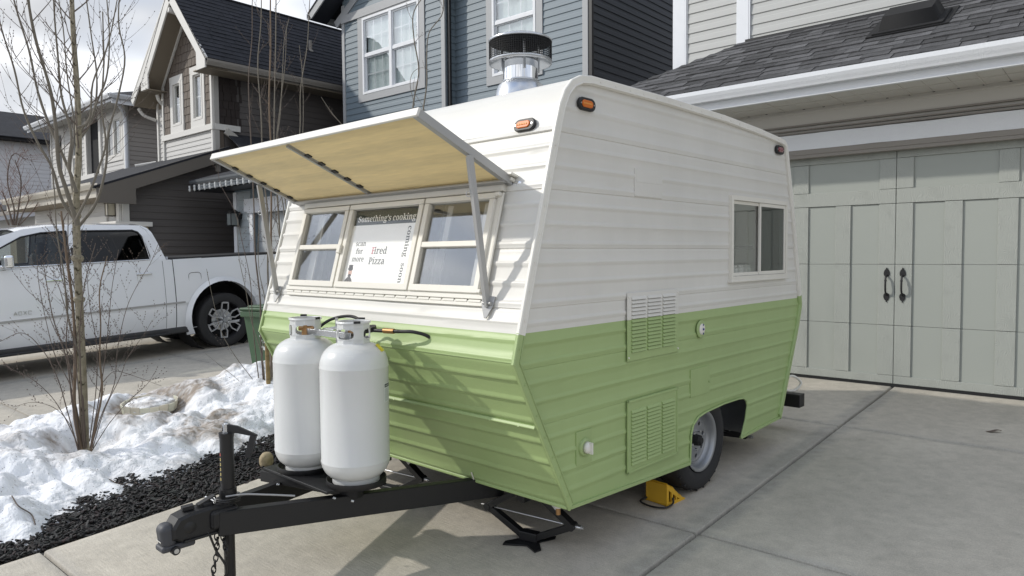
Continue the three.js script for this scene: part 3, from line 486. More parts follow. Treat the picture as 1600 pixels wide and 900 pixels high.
// ---------------------------------------------------------------- blue house
{
  const H = thing('blue_house', 'blue grey sided house with white gridded windows and a white garage header behind the trailer', 'house');
  const F1 = wallM('f', -9.45), F2 = wallM('f', -9.70), S = wallM('s', -6.75);
  const w1 = [-12.32, -10.55, 5.10, 6.68], w2 = [-8.85, -7.84, 4.94, 6.62];
  mk(H, 'bay_wall', onWall(core(-13.03, -9.83, .35, 8.3, [w1], .245), F1), B.blue);
  mk(H, 'wall', onWall(core(-9.83, -6.75, .35, 8.3, [w2], .25), F2), B.blue);
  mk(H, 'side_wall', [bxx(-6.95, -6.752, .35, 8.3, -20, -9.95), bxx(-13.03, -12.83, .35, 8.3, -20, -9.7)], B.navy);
  const trim1 = [-12.49, -10.38, 4.95, 6.9];
  siding(H, F1, { u0: -12.96, u1: -9.92, v0: 4.1, v1: 6.72, lap: .127, mat: B.blue, holes: [[trim1[0], trim1[1], trim1[2], 7]] });
  siding(H, F1, { u0: -12.96, u1: -9.92, v0: 6.87, v1: 8.2, lap: .127, mat: B.blue, one: true, holes: [] });
  siding(H, F2, { u0: -9.82, u1: -6.86, v0: 4.2, v1: 7.4, lap: .127, mat: B.blue, holes: [[-9.0, -7.69, 4.79, 7.2]] });
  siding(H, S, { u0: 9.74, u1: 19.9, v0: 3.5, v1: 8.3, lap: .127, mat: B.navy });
  siding(H, wallM('s', -9.83), { u0: 9.46, u1: 9.695, v0: 4.2, v1: 8.2, lap: .127, mat: B.blue, one: true });
  win(H, F1, ...w1, { casing: .16, top: .17, bot: .15, mull: [-11.41], meet: 5.90, nx: 3, ny: 2, blind: true });
  win(H, F2, ...w2, { casing: .15, top: .16, bot: .15, meet: 5.88, nx: 3, ny: 2, blind: true });
  mk(H, 'belt_board', onWall([rb(3.2, .17, .05, -11.43, 6.795, .025, .004)], F1), B.blueTrim);
  mk(H, 'corner_board', onWall([rb(.09, 3.8, .032, -12.99, 5.2, .014, .003)], F1), B.blueTrim); mk(H, 'corner_board', onWall([rb(.10, 4.4, .032, -9.88, 5.6, .014, .003)], F1), B.blueTrim);
  mk(H, 'corner_board', onWall([rb(.11, 4.6, .032, -6.805, 5.6, .014, .003)], F2), B.blueTrim); mk(H, 'corner_board', onWall([rb(.06, 4.6, .03, 9.735, 5.6, .012, .003)], S), B.black);
  mk(H, 'downspout', [rb(.075, 5, .055, -9.79, 5.9, -9.50, .01), rb(.075, 4.6, .055, -6.71, 6, -9.71, .01), rod([-9.79, 4.36, -9.5], [-9.5, 4.28, -9.42], .035)], B.black);
  // front gable of the bay: rake, soffit, frieze
  const pk = [-11.4, 8.18], L = [-13.62, 6.98], Rr = [-9.2, 6.98];
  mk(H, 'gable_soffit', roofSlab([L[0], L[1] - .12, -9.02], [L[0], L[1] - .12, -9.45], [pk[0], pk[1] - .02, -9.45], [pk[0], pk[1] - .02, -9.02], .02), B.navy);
  mk(H, 'rake_board', [bar([L[0], L[1] - .04, -9.03], [pk[0], pk[1] + .08, -9.03], .03, .2), bar([pk[0], pk[1] + .08, -9.03], [Rr[0], Rr[1], -9.03], .03, .2)], B.blueTrim);
  mk(H, 'gable_frieze', [bar([-13.25, 6.74, -9.43], [pk[0], 7.82, -9.43], .03, .17)], B.blueTrim);
  mk(H, 'roof', [roofSlab([L[0] - .05, L[1] + .02, -9.0], [L[0] - .05, L[1] + .02, -20], [pk[0], pk[1] + .22, -20], [pk[0], pk[1] + .22, -9.0]), roofSlab([Rr[0], Rr[1] + .04, -9.0], [Rr[0], Rr[1] + .04, -20], [pk[0], pk[1] + .22, -20], [pk[0], pk[1] + .22, -9.0]), roofSlab([-9.8, 8.1, -9.2], [-6.3, 8.1, -9.2], [-6.3, 9.6, -13], [-9.8, 9.6, -13])], B.roofDark);
  mk(H, 'eave_gutter', [gutterS(-12, -9.02, L[1] - .1, L[0] - .12)], B.blueTrim);
  // attached garage: wall, door, header, eave with a string of bulbs
  const G = wallM('f', -6.95);
  mk(H, 'garage_wall', onWall(core(-13.17, -7.3, .2, 3.1, [[-12.45, -7.9, .2, 2.56]], .2), G), B.blue);
  mk(H, 'garage_side_wall', [bxx(-13.17, -12.97, .2, 3.1, -9.5, -7.15), bxx(-7.5, -7.3, .2, 3.1, -9.7, -7.15)], B.blue);
  siding(H, G, { u0: -13.06, u1: -12.56, v0: .5, v1: 2.95, lap: .127, mat: mat([.40, .44, .46], .55) });
  mk(H, 'corner_board', onWall([rb(.11, 2.7, .035, -13.12, 1.6, .014, .003)], G), B.trimHouse);
  mk(H, 'door_casing', onWall([rb(.12, 2.3, .05, -12.50, 1.4, .02, .004), rb(5.3, .24, .05, -10.1, 2.68, .02, .004), rb(5.0, .05, .08, -10.1, 2.55, .03, .004)], G), B.trimHouse);
  const gd = sub(H, 'overhead_door'); for (let k = 0; k < 4; k++) mk(gd, 'door_section', [bxx(-12.44, -7.9, .32 + k * .56, .874 + k * .56, -7.06, -7.02), ...[0, 1, 2, 3].map(i => rb(.95, .4, .012, -11.85 + i * 1.13, .597 + k * .56, -7.018, .006))], mat([.40, .42, .43], .5));
  const eY = 3.19, eZ = -6.4;
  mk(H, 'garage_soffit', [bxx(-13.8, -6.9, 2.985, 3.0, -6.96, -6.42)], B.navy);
  mk(H, 'garage_fascia', [bxx(-13.6, -6.9, 2.985, 3.09, -6.45, -6.42), bxx(-13.82, -13.79, 3.0, 3.1, -9.5, -6.45)], mat([.17, .19, .21], .6));
  mk(H, 'garage_gutter', gutterF(-13.84, -6.9, 3.075, -6.50), mat([.10, .11, .12], .5));
  mk(H, 'garage_roof', [roofSlab([-13.84, 3.2, -6.4], [-6.9, 3.2, -6.4], [-6.9, 4.22, -9.45], [-11, 4.22, -9.45]), roofSlab([-13.84, 3.2, -9.45], [-13.84, 3.2, -6.4], [-11, 4.22, -9.45], [-11.01, 4.22, -9.46])], B.roofDark);
  for (let i = 0; i < 34; i++) { const x = -13.80 + i * .205; mk(H, 'eave_light', [cy(.018, .022, .04, x, 3.072, -6.372), lathe([[0, -.085], [.018, -.07], [.024, -.045], [.017, -.01], [.012, 0]], 8, x, 3.056, -6.372)], mat([.62, .63, .62], .35)); }
  mk(H, 'light_cable', tube(Array.from({ length: 30 }, (_, i) => [-13.82 + i * .24, 3.10 + .012 * Math.sin(i * 2.1), -6.368]), .008, 120, 5), B.black);
  // lantern beside the garage door
  const ln = sub(H, 'wall_lantern', [-12.97, 2.30, -6.80]);
  mk(ln, 'lantern_frame', [cy(.13, .15, .025, 0, .255, 0, [0, Math.PI / 4, 0], 4), cy(.04, .11, .05, 0, .29, 0, [0, Math.PI / 4, 0], 4), cy(.13, .11, .02, 0, 0, 0, [0, Math.PI / 4, 0], 4), ...[[1, 1], [1, -1], [-1, 1], [-1, -1]].map(([a, b]) => bx(.012, .24, .012, a * .082, .125, b * .082)), bx(.06, .1, .12, .06, .18, -.1)], B.black);
  mk(ln, 'lantern_glass', [bxx(-.078, .078, .015, .235, -.078, .078)], mat([.20, .22, .22], .2));
}
// ---------------------------------------------------------------- brown gabled house
{
  const H = thing('brown_gabled_house', 'house with dark roof, brown shake gable and two narrow white framed windows', 'house');
  const F = wallM('f', -7.15), F0 = wallM('f', -7.40), S = wallM('s', -14.3), S2 = wallM('s', -14.3), G = wallM('f', -5.3);
  const wA = [-16.14, -15.70, 4.60, 5.55], wB = [-15.16, -14.72, 4.60, 5.60], wC = [-17.08, -16.80, 4.42, 5.42];
  mk(H, 'gable_wall', onWall([...core(-16.66, -14.3, .3, 5.5, [wA, wB], .2), extr([[-16.66, 5.5], [-14.3, 5.5], [-14.3, 5.85], [-15.25, 6.95], [-16.66, 5.55]], .19).translate(0, 0, -.19)], F), B.shake);
  mk(H, 'recess_wall', onWall(core(-17.6, -16.66, .3, 5.6, [wC], .18), F0), B.lightSide);
  mk(H, 'side_wall', [bxx(-14.5, -14.3, .3, 5.6, -18, -7.36), bxx(-17.7, -17.5, .3, 5.6, -18, -7.6), bxx(-16.86, -16.66, 3.5, 5.6, -7.42, -7.36)], B.brownSide);
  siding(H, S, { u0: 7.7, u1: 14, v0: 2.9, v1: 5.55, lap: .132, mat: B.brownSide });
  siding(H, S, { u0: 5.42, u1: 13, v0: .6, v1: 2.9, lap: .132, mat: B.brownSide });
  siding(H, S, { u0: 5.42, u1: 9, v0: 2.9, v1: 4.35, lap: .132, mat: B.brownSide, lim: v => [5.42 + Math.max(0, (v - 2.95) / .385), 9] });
  siding(H, F, { u0: -16.58, u1: -14.36, v0: 3.55, v1: 4.33, lap: .105, mat: B.lightSide });
  siding(H, F0, { u0: -17.5, u1: -16.67, v0: 3.55, v1: 5.6, lap: .105, mat: B.lightSide, holes: [[-17.17, -16.7, 4.30, 5.56]] });
  // cedar-look shakes: front gable and the wrapped strip on the side
  const R = rng(12), sh = [], gab = v => v < 5.55 ? [-16.60, -14.36] : [Math.max(-16.60, -15.25 - (6.95 - v) / 1.06), Math.min(-14.36, -15.25 + (6.95 - v) / 1.10)];
  for (let v = 4.46; v < 6.9; v += .165) { const [a, b] = gab(v + .16); let u = a; while (u < b - .03) { const w = Math.min(b - u, .09 + R() * .12), m = u + w / 2; const hit = [[-16.24, -15.6, 4.45, 5.68], [-15.26, -14.62, 4.45, 5.73]].some(h => m > h[0] && m < h[1] && v + .08 > h[2] && v + .08 < h[3]); if (!hit) sh.push(bx(w - .012, .175, .018, m, v + .083 + (R() - .5) * .008, .010, [-.07, 0, 0])); u += w; } }
  stuff(mk(H, 'shake_cladding', onWall([sh], F), B.shake));
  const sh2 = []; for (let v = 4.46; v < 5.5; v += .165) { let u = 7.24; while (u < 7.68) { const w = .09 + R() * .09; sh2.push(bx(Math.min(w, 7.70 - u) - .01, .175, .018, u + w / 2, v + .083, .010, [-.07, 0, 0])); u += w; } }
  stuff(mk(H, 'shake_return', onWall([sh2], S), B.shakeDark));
  for (const w of [wA, wB]) win(H, F, ...w, { casing: .095, top: .13, bot: .16, frameMat: B.creamTrim, casingMat: B.creamTrim, nx: 2, ny: 2, proud: .04 });
  win(H, F0, ...wC, { casing: .085, top: .12, bot: .13, frameMat: B.creamTrim, casingMat: B.creamTrim, nx: 1, ny: 1, proud: .04 });
  mk(H, 'belt_board', [...onWall([rb(2.42, .12, .06, -15.48, 4.39, .03, .004)], F), ...onWall([rb(.55, .12, .05, 7.42, 4.39, .025, .004)], S)], B.creamTrim);
  mk(H, 'corner_board', [...onWall([rb(.075, 1.25, .05, -14.335, 4.96, .02, .003), rb(.06, .85, .05, -14.33, 3.93, .02, .003), rb(.055, 2.1, .05, -16.62, 4.5, .02, .003), rb(.04, .9, .05, -16.62, 3.9, .022, .003)], F), ...onWall([rb(.07, 2.1, .05, -17.5, 4.55, .02, .003)], F0)], B.creamTrim);
  mk(H, 'corner_board', onWall([rb(.10, 1.25, .04, 7.19, 4.96, .02, .003), rb(.10, .9, .04, 7.19, 3.92, .02, .003)], S), mat([.40, .385, .36], .6));
  // gable roof
  const z0 = -6.74, pk = [-15.25, 7.13], Rt = [-13.78, 5.52], Lt = [-16.72, 5.52];
  mk(H, 'rake_board', [bar([Rt[0], Rt[1] + .02, z0], [pk[0] + .02, pk[1], z0], .035, .20), bar([Lt[0], Lt[1] + .02, z0], [pk[0] - .02, pk[1], z0], .035, .20), extr([[-14.12, 5.42], [-13.76, 5.42], [-13.76, 5.66], [-14.12, 6.02]], .03).translate(0, 0, z0 - .01), extr([[-16.78, 5.42], [-16.42, 5.42], [-16.42, 6.02], [-16.78, 5.66]], .03).translate(0, 0, z0 - .01)], B.creamTrim);
  mk(H, 'outer_rake', [bar([-17.62, 5.30, -6.86], [pk[0] - .05, 7.32, -6.80], .035, .16), bar([-17.62, 5.40, -6.86], [pk[0] - .05, 7.42, -6.80], .05, .05)], B.creamTrim);
  mk(H, 'gable_soffit', [roofSlab([-16.72, 5.45, z0], [-16.72, 5.45, -7.4], [pk[0], pk[1] - .08, -7.2], [pk[0], pk[1] - .08, z0], .02), roofSlab([-17.6, 5.24, -6.88], [-17.6, 5.24, -7.6], [pk[0] - .1, 7.2, -7.6], [pk[0] - .1, 7.2, -6.9], .02), roofSlab([Rt[0], 5.45, z0], [Rt[0], 5.45, -7.2], [pk[0], pk[1] - .08, -7.2], [pk[0], pk[1] - .08, z0], .02), bxx(-16.76, -16.4, 5.40, 5.42, -7.4, z0), bxx(-14.3, -13.78, 5.42, 5.44, -18, z0), extr([[-17.6, 5.2], [-16.6, 5.2], [-16.6, 6.2]], .02).translate(0, 0, -7.4)], B.soffitTan);
  mk(H, 'gable_frieze', [bar([-16.66, 5.52, -7.12], [pk[0], 7.02, -7.12], .04, .10), bar([-14.3, 5.85, -7.12], [pk[0], 7.02, -7.12], .04, .10)], B.creamTrim);
  mk(H, 'outrigger', [bar([pk[0] - .02, 6.86, z0 + .03], [pk[0] + .04, 6.80, -7.15], .09, .10)], B.creamTrim);
  mk(H, 'eave_gutter', [gutterS(-18, z0, 5.47, -13.80), bxx(-13.83, -13.80, 5.43, 5.6, -18, z0)], B.taupe);
  const strips = []; { const A = V([-13.72, 5.60, z0 + .03]), Tp = V([-15.25, 7.36, z0 + .03]), dv = Tp.clone().sub(A), nn = 17, dz2 = -11.3; const Nn = new THREE.Vector3(dv.y, -dv.x, 0).normalize().multiplyScalar(.009); const RR = rng(31);
    for (let k = 0; k < nn; k++) { const p = A.clone().addScaledVector(dv, k / nn), q = A.clone().addScaledVector(dv, (k + 1.1) / nn); let z = 0; while (z > dz2) { const w = .2 + RR() * .3, l = RR() < .5 ? 1 : 1.5, zz = z - w; strips.push(quadGeo([[[p.x + Nn.x * l, p.y + Nn.y * l, p.z + z], [p.x + Nn.x * l, p.y + Nn.y * l, p.z + zz], [q.x, q.y, q.z + zz], [q.x, q.y, q.z + z]], [[p.x, p.y, p.z + z], [p.x, p.y, p.z + zz], [p.x + Nn.x * l, p.y + Nn.y * l, p.z + zz], [p.x + Nn.x * l, p.y + Nn.y * l, p.z + z]]])); z = zz - .006; } } }
  const RF = mat([.034, .036, .046], .9, { map: tShing });
  stuff(mk(H, 'shingle_field', strips, RF));
  mk(H, 'roof', [roofSlab([-13.72, 5.58, z0 + .02], [-13.72, 5.58, -18], [pk[0], 7.34, -18], [pk[0], 7.34, z0 + .02]), roofSlab([-16.78, 5.58, z0 + .02], [-16.78, 5.58, -18], [pk[0], 7.34, -18], [pk[0], 7.34, z0 + .02]), roofSlab([-17.7, 5.36, -6.86], [-17.7, 5.36, -18], [pk[0], 7.42, -18], [pk[0], 7.42, -6.86])], RF);
  mk(H, 'vent_pipe', [cy(.04, .04, .28, -14.5, 6.56, -9.6), cy(.06, .08, .05, -14.5, 6.46, -9.6)], B.taupe);
  mk(H, 'downspout', [tube([[-16.62, 5.36, -7.0], [-16.64, 5.24, -7.05], [-16.68, 5.12, -7.2], [-16.68, 5.0, -7.33]], .04, 16, 8), tube([[-17.66, 5.2, -7.0], [-17.62, 5.05, -7.1], [-17.55, 4.95, -7.35]], .04, 16, 8), tube([[-17.5, 3.95, -7.3], [-17.6, 3.9, -7.1], [-17.7, 3.85, -6.9]], .04, 12, 8)], B.creamTrim);
  mk(H, 'lower_rake', [bar([-14.22, 4.32, -7.35], [-14.22, 3.92, -7.95], .05, .14)], mat([.45, .43, .39], .6));
  mk(H, 'lower_roof', [roofSlab([-14.28, 4.28, -7.4], [-13.5, 3.78, -7.4], [-13.5, 3.78, -12], [-14.28, 4.28, -12])], B.roofDark);
  // garage: shed roof with wide taupe barge board
  const bX = -13.98;
  mk(H, 'garage_wall', onWall(core(-19.4, -14.3, .1, 2.96, [[-18.9, -15.1, .1, 2.38]], .2), G), B.lightSide);
  mk(H, 'garage_side_wall', [extr([[5.3, .1], [7.2, .1], [7.2, 3.75], [5.3, 2.92]], .2).applyMatrix4(new THREE.Matrix4().makeRotationY(Math.PI / 2).setPosition(-14.5, 0, 0))], B.brownSide);
  siding(H, G, { u0: -19.3, u1: -14.42, v0: 2.5, v1: 2.92, lap: .11, mat: B.lightSide });
  siding(H, G, { u0: -15.0, u1: -14.42, v0: .4, v1: 2.5, lap: .11, mat: B.lightSide });
  mk(H, 'barge_board', [bar([bX, 2.90, -4.86], [bX, 3.81, -7.22], .05, .26), extr([[4.78, 2.70], [5.44, 2.70], [5.44, 3.04], [4.78, 2.96]], .05).applyMatrix4(new THREE.Matrix4().makeRotationY(Math.PI / 2).setPosition(bX - .02, 0, 0))], B.brownTaupe);
  mk(H, 'garage_roof', [roofSlab([bX + .03, 2.99, -4.72], [-19.6, 2.99, -4.72], [-19.6, 3.97, -7.3], [bX + .03, 3.97, -7.3], .04)], RF);
  mk(H, 'garage_gutter', [gutterF(-19.6, bX, 2.94, -4.80), bxx(-19.6, bX, 2.80, 2.95, -4.84, -4.80)], mat([.50, .47, .41], .55));
  mk(H, 'garage_soffit', bxx(-19.6, bX, 2.79, 2.80, -5.3, -4.82), B.soffitTan);
  mk(H, 'corner_board', [...onWall([rb(.13, .62, .05, -14.36, 2.66, .02, .003)], G), ...onWall([rb(.12, .62, .05, 5.37, 2.66, .02, .003)], S)], B.creamTrim);
  mk(H, 'door_header', onWall([rb(4.2, .16, .05, -17, 2.44, .02, .004)], G), B.creamTrim);
  mk(H, 'overhead_door', onWall([bxx(-18.9, -15.1, .1, 2.36, -.12, -.08)], G), mat([.55, .54, .5], .5));
  mk(H, 'stone_pillar', [bxx(-14.9, -14.22, .1, 2.30, -5.75, -5.22)], B.stone); mk(H, 'pillar_cap', [rb(.80, .09, .66, -14.56, 2.345, -5.48, .01)], B.creamTrim);
  const ln = sub(H, 'wall_lantern', [-14.55, 2.50, -5.20]); mk(ln, 'lantern_frame', [cy(.10, .12, .03, 0, .24, 0, [0, Math.PI / 4, 0], 4), cy(.1, .1, .02, 0, 0, 0, [0, Math.PI / 4, 0], 4), ...[[1, 1], [1, -1], [-1, 1], [-1, -1]].map(([a, b]) => bx(.012, .24, .012, a * .065, .12, b * .065))], B.brownTaupe); mk(ln, 'lantern_glass', bxx(-.06, .06, .012, .225, -.06, .06), mat([.6, .56, .45], .3));
}
// ---------------------------------------------------------------- grey house with the balcony door
{
  const H = thing('grey_hipped_house', 'pale grey house with a hipped roof and a tall black doorway, behind the bare tree', 'house');
  const F = wallM('f', -7.97), S = wallM('s', -21), FB = wallM('f', -7.2);
  const wR = [-22.30, -21.28, 4.55, 5.62], dr = [-23.85, -22.85, 4.15, 5.80], wL = [-25.15, -24.5, 4.3, 5.75], wL2 = [-26.5, -26.0, 4.5, 5.75];
  mk(H, 'wall', onWall(core(-27.2, -21, .2, 6.0, [wR, dr, wL, wL2], .2), F), B.lightSide);
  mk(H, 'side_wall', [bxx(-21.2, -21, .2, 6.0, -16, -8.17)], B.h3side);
  siding(H, F, { u0: -27.1, u1: -21.1, v0: 3.8, v1: 5.95, lap: .127, mat: B.lightSide, holes: [[-22.42, -21.16, 4.4, 5.76], [-23.95, -22.7, 4.1, 5.95], [-25.3, -24.36, 4.15, 5.9], [-26.62, -25.9, 4.3, 5.9]], name: 'siding_board' });
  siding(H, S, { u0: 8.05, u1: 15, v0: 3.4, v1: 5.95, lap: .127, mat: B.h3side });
  win(H, F, ...wR, { casing: .12, frameMat: B.creamTrim, casingMat: B.creamTrim, mull: [-21.79], nx: 1, ny: 1, inside: mat([.10, .13, .12], .8) });
  win(H, F, ...wL, { casing: .13, frameMat: B.creamTrim, casingMat: B.creamTrim, meet: 4.85, nx: 1, ny: 1, inside: mat([.3, .33, .35], .8) });
  win(H, F, ...wL2, { casing: .12, frameMat: B.creamTrim, casingMat: B.creamTrim, nx: 1, ny: 1, inside: B.dark });
  mk(H, 'doorway', onWall([bxx(dr[0], dr[1], dr[2], dr[3], -.12, -.08)], F), B.dark); mk(H, 'door_casing', onWall([rb(.16, 1.9, .06, dr[0] - .08, 5.0, .03), rb(.16, 1.9, .06, dr[1] + .08, 5.0, .03), rb(1.4, .18, .3, -23.35, 4.06, .12)], F), B.creamTrim);
  mk(H, 'corner_board', [...onWall([rb(.1, 2.6, .05, -21.05, 4.8, .02)], F), ...onWall([rb(.07, 2.6, .05, -27.1, 4.8, .02)], F)], B.creamTrim);
  mk(H, 'soffit', bxx(-27.7, -20.45, 5.93, 5.95, -16, -7.42), B.soffit);
  mk(H, 'gutter', [gutterF(-27.7, -20.4, 5.93, -7.44), bxx(-27.7, -20.42, 5.86, 5.95, -7.47, -7.44), gutterS(-16, -7.35, 5.93, -20.45), bxx(-20.48, -20.45, 5.80, 5.95, -16, -7.44)], B.trimHouse);
  mk(H, 'downspout', [tube([[-20.55, 5.85, -7.6], [-20.7, 5.68, -7.8], [-20.93, 5.6, -7.93], [-20.95, 5.3, -7.95], [-20.95, 4.0, -7.95]], .045, 30, 8)], B.trimHouse);
  mk(H, 'roof', [roofSlab([-27.75, 6.03, -7.35], [-20.35, 6.03, -7.35], [-22.5, 6.9, -9.9], [-25.5, 6.9, -9.9]), roofSlab([-20.35, 6.03, -7.35], [-20.35, 6.03, -16], [-22.5, 6.9, -14], [-22.5, 6.9, -9.9]), roofSlab([-27.75, 6.03, -16], [-27.75, 6.03, -7.35], [-25.5, 6.9, -9.9], [-25.5, 6.9, -14])], B.roofDark);
  // its garage below
  mk(H, 'garage_wall', [bxx(-27.5, -20.6, .1, 2.85, -6.3, -6.1)], B.lightSide); mk(H, 'brick_pier', [bxx(-20.95, -20.4, .1, 2.6, -6.1, -5.9), bxx(-23.9, -23.3, .1, 2.6, -6.1, -5.9)], B.stone);
  mk(H, 'garage_roof', [roofSlab([-27.9, 2.98, -5.4], [-20.0, 2.98, -5.4], [-20.0, 4.0, -7.97], [-27.9, 4.0, -7.97])], B.roofDark);
  mk(H, 'garage_fascia', [bxx(-27.9, -20.0, 2.84, 2.97, -5.44, -5.40)], mat([.2, .18, .16], .6));
}
{
  const H = thing('far_white_house', 'white sided house wall under a black roof at the far left', 'house');
  mk(H, 'wall', [bxx(-33.2, -33, .2, 6.35, -13, -5.2), bxx(-40, -33.2, .2, 6.35, -5.4, -5.2)], B.lightSide);
  siding(H, wallM('s', -33), { u0: 5.2, u1: 13, v0: 3.0, v1: 6.2, lap: .16, mat: mat([.58, .58, .60], .55) });
  mk(H, 'eave', [bxx(-33.3, -32.5, 6.25, 6.4, -13.4, -4.8)], B.dark);
  mk(H, 'roof', [roofSlab([-32.45, 6.38, -4.7], [-32.45, 6.38, -14], [-35.2, 7.75, -14], [-35.2, 7.75, -4.7]), roofSlab([-40, 6.38, -4.7], [-40, 6.38, -14], [-35.2, 7.75, -14], [-35.2, 7.75, -4.7])], B.roofDark);
}

// ---------------------------------------------------------------- the food trailer (local frame: x = 0 right side, z forward, y up)
const TP = [-2.031, .1966, -4.199], TR = THREE.MathUtils.degToRad(-1.667), TW = 2.27, XC = -TW / 2;
const Tm = new THREE.Matrix4().makeRotationY(TR).setPosition(...TP);
const toW = p => V(p).applyMatrix4(Tm).toArray();
{
  const T = thing('food_trailer', 'white and green ribbed food trailer with its serving hatch propped open on the driveway', 'trailer', TP, TR);
  const YP = 1.16; // paint line
  const front = [[1.41, .268], [1.700, .822], [1.807, 1.029], [1.7718, YP], [1.553, 1.943], [1.500, 2.130], [1.468, 2.228], [1.430, 2.300], [1.378, 2.352], [1.310, 2.383], [1.22, 2.395]];
  const back = [[.55, 2.402], [-.23, 2.397], [-.75, 2.378], [-1.13, 2.354], [-1.20, 2.345], [-1.238, 2.320], [-1.255, 2.275], [-1.345, 1.975], [-1.545, YP + .02], [-1.557, YP - .06], [-1.500, .94], [-1.17, .268]];
  const O = [...front, ...back]; // (z, y)
  const arch = [[-.205, .0], [-.205, .222], [-.192, .40], [-.165, .455], [-.10, .492], [.0, .508], [.25, .522], [.47, .520], [.545, .512], [.585, .488], [.600, .450], [.575, .36], [.507, .243], [.48, .0]];
  const U = [...O.map(([z, y]) => [-z, y]), ...arch.slice(1, -1).reverse()].reverse();
  const swin = [[.325, 1.34], [1.240, 1.34], [1.240, 1.892], [.325, 1.892]];
  const ribs = (y0, y1, n) => { const L = [], h = (y1 - y0) / n; for (let r = 0; r < n; r++) { const b = y0 + r * h; if (r === 0) L.push([b, -.002], [b + .03 * h, .0022], [b + .12 * h, .0024], [b + .19 * h, .0052], [b + .25 * h, .0058], [b + .32 * h, .0052], [b + .40 * h, .0004], [b + .46 * h, 0], [b + .75 * h, 0]); else L.push([b, 0], [b + .10 * h, .0002], [b + .17 * h, .0046], [b + .23 * h, .0054], [b + .31 * h, .0050], [b + .39 * h, .0004], [b + .46 * h, 0], [b + .80 * h, 0]); } L.push([y1 - .006, 0], [y1, -.002]); return L; };
  const cutRibs = (L, a, b) => { const at = y => { for (let i = 0; i + 1 < L.length; i++) if (y >= L[i][0] && y <= L[i + 1][0]) return lerp(L[i][1], L[i + 1][1], (y - L[i][0]) / (L[i + 1][0] - L[i][0] || 1)); return 0; }; return [[a, at(a)], ...L.filter(p => p[0] > a + 1e-4 && p[0] < b - 1e-4), [b, at(b)]]; };
  // ribbed panels; extra levels so that the arch and corners stay round
  let k_ = 1, seed = 0; const dent = (a, y) => (fbm2(a * 1.3 + 20 + seed, y * 5 + seed * 3, 0, 3, 151) - .5) * .0060 + (fbm2(a * 6 + seed, y * 9, 0, 2, 152) - .5) * .0018;
  function panel(name, polys, L, place, m, extra = [], ang = .85) { const ys = [...new Set([...L.map(p => p[0]), ...extra.filter(y => y > L[0][0] && y < L[L.length - 1][0])])].sort((a, b) => a - b); const d = ys.map(y => cutRibs(L, y, L[L.length - 1][0])[0][1]); return mk(T, name, smooth(sheet(polys, ys, (a, y, i, up) => place(a, y, d[i + up] + dent(a, y, k_++ && seed)), 26), ang), m); }
  const seams = [.215, .438, .716, .993, 1.271, 1.548, 1.826, 2.103, 2.403];
  const ex = [...arch.map(p => p[1]), ...O.map(p => p[1]), .47, .48, .50, .505, .515, 2.36, 2.37, 2.38, 2.39];
  for (let k = 0; k + 1 < seams.length; k++) {
    const n = k === 0 ? 2 : 3, L = ribs(seams[k], seams[k + 1], n), side = (u, y, d) => [d, y, -u], left = (u, y, d) => [-TW - d, y, u];
    const parts = seams[k] < YP && seams[k + 1] > YP ? [[seams[k], YP, B.green], [YP, seams[k + 1], B.white]] : [[seams[k], seams[k + 1], seams[k] < YP ? B.green : B.white]];
    for (const [a, b, m] of parts) {
      panel('side_panel', [U, ...(a < 1.9 && b > 1.3 ? [swin] : [])], cutRibs(L, a, b), side, m, ex);
      panel('side_panel', [U.map(([u, y]) => [-u, y])], cutRibs(L, a, b), left, m, ex);
    }
  }
  // front: lower slope, upper slope with the window opening, then over the roof and down the back
  const slope = (p, q) => { const d = [q[0] - p[0], q[1] - p[1]], l = Math.hypot(...d); return { l, f: (x, v, w) => [x, p[1] + d[1] / l * v + 1.3 * w * (-d[0]) / l, p[0] + d[0] / l * v + 1.3 * w * d[1] / l] }; };
  const s1 = slope([1.41, .268], [1.807, 1.029]), s2 = slope([1.807, 1.029], [1.500, 2.130]);
  const rect = (a, b, c, d) => [[a, c], [b, c], [b, d], [a, d]];
  const v1 = s1.l * (.716 - .268) / .761;
  panel('front_panel', [rect(-TW, 0, 0, s1.l)], ribs(0, v1, 4), s1.f, B.green); panel('front_panel', [rect(-TW, 0, 0, s1.l)], ribs(v1, s1.l, 3), s1.f, B.green);
  const vy = y => (y - 1.029) * s2.l / 1.101, fs = [0, vy(1.271), vy(1.548), vy(1.826), vy(2.103), s2.l], fhole = rect(-1.99, -.285, vy(1.335), vy(1.80));
  for (let k = 0; k < 5; k++) { const L = k === 4 ? [[fs[4], 0], [fs[4] + .004, .006], [s2.l, 0]] : ribs(fs[k], fs[k + 1], 3); const split = k === 0 ? [[fs[0], vy(YP), B.green], [vy(YP), fs[1], B.white]] : [[fs[k], fs[k + 1], B.white]]; for (const [a, b, m] of split) panel('front_panel', [rect(-TW, 0, 0, s2.l), fhole], cutRibs(L, a, b), s2.f, m, [vy(1.335), vy(1.80)]); }
  { const path = O.slice(5), q = []; for (let i = 0; i + 1 < path.length; i++) { const a = path[i], b = path[i + 1], nx = 8; for (let s = 0; s < nx; s++) { const x0 = -TW * s / nx, x1 = -TW * (s + 1) / nx; q.push([[x1, a[1], a[0]], [x0, a[1], a[0]], [x0, b[1], b[0]], [x1, b[1], b[0]]]); } }
    const g = smooth(quadGeo(q.slice(0, -24)), .5); mk(T, 'roof_skin', g, B.white); mk(T, 'rear_panel', quadGeo(q.slice(-24)), B.green); }
  mk(T, 'floor', [bxx(-TW + .36, -.36, .30, .36, -1.15, 1.38), bxx(-.36, -.03, .30, .36, .32, 1.38), bxx(-.36, -.03, .30, .36, -1.12, -.67), bxx(-TW + .03, -TW + .36, .30, .36, .32, 1.38)], B.blackMatte);
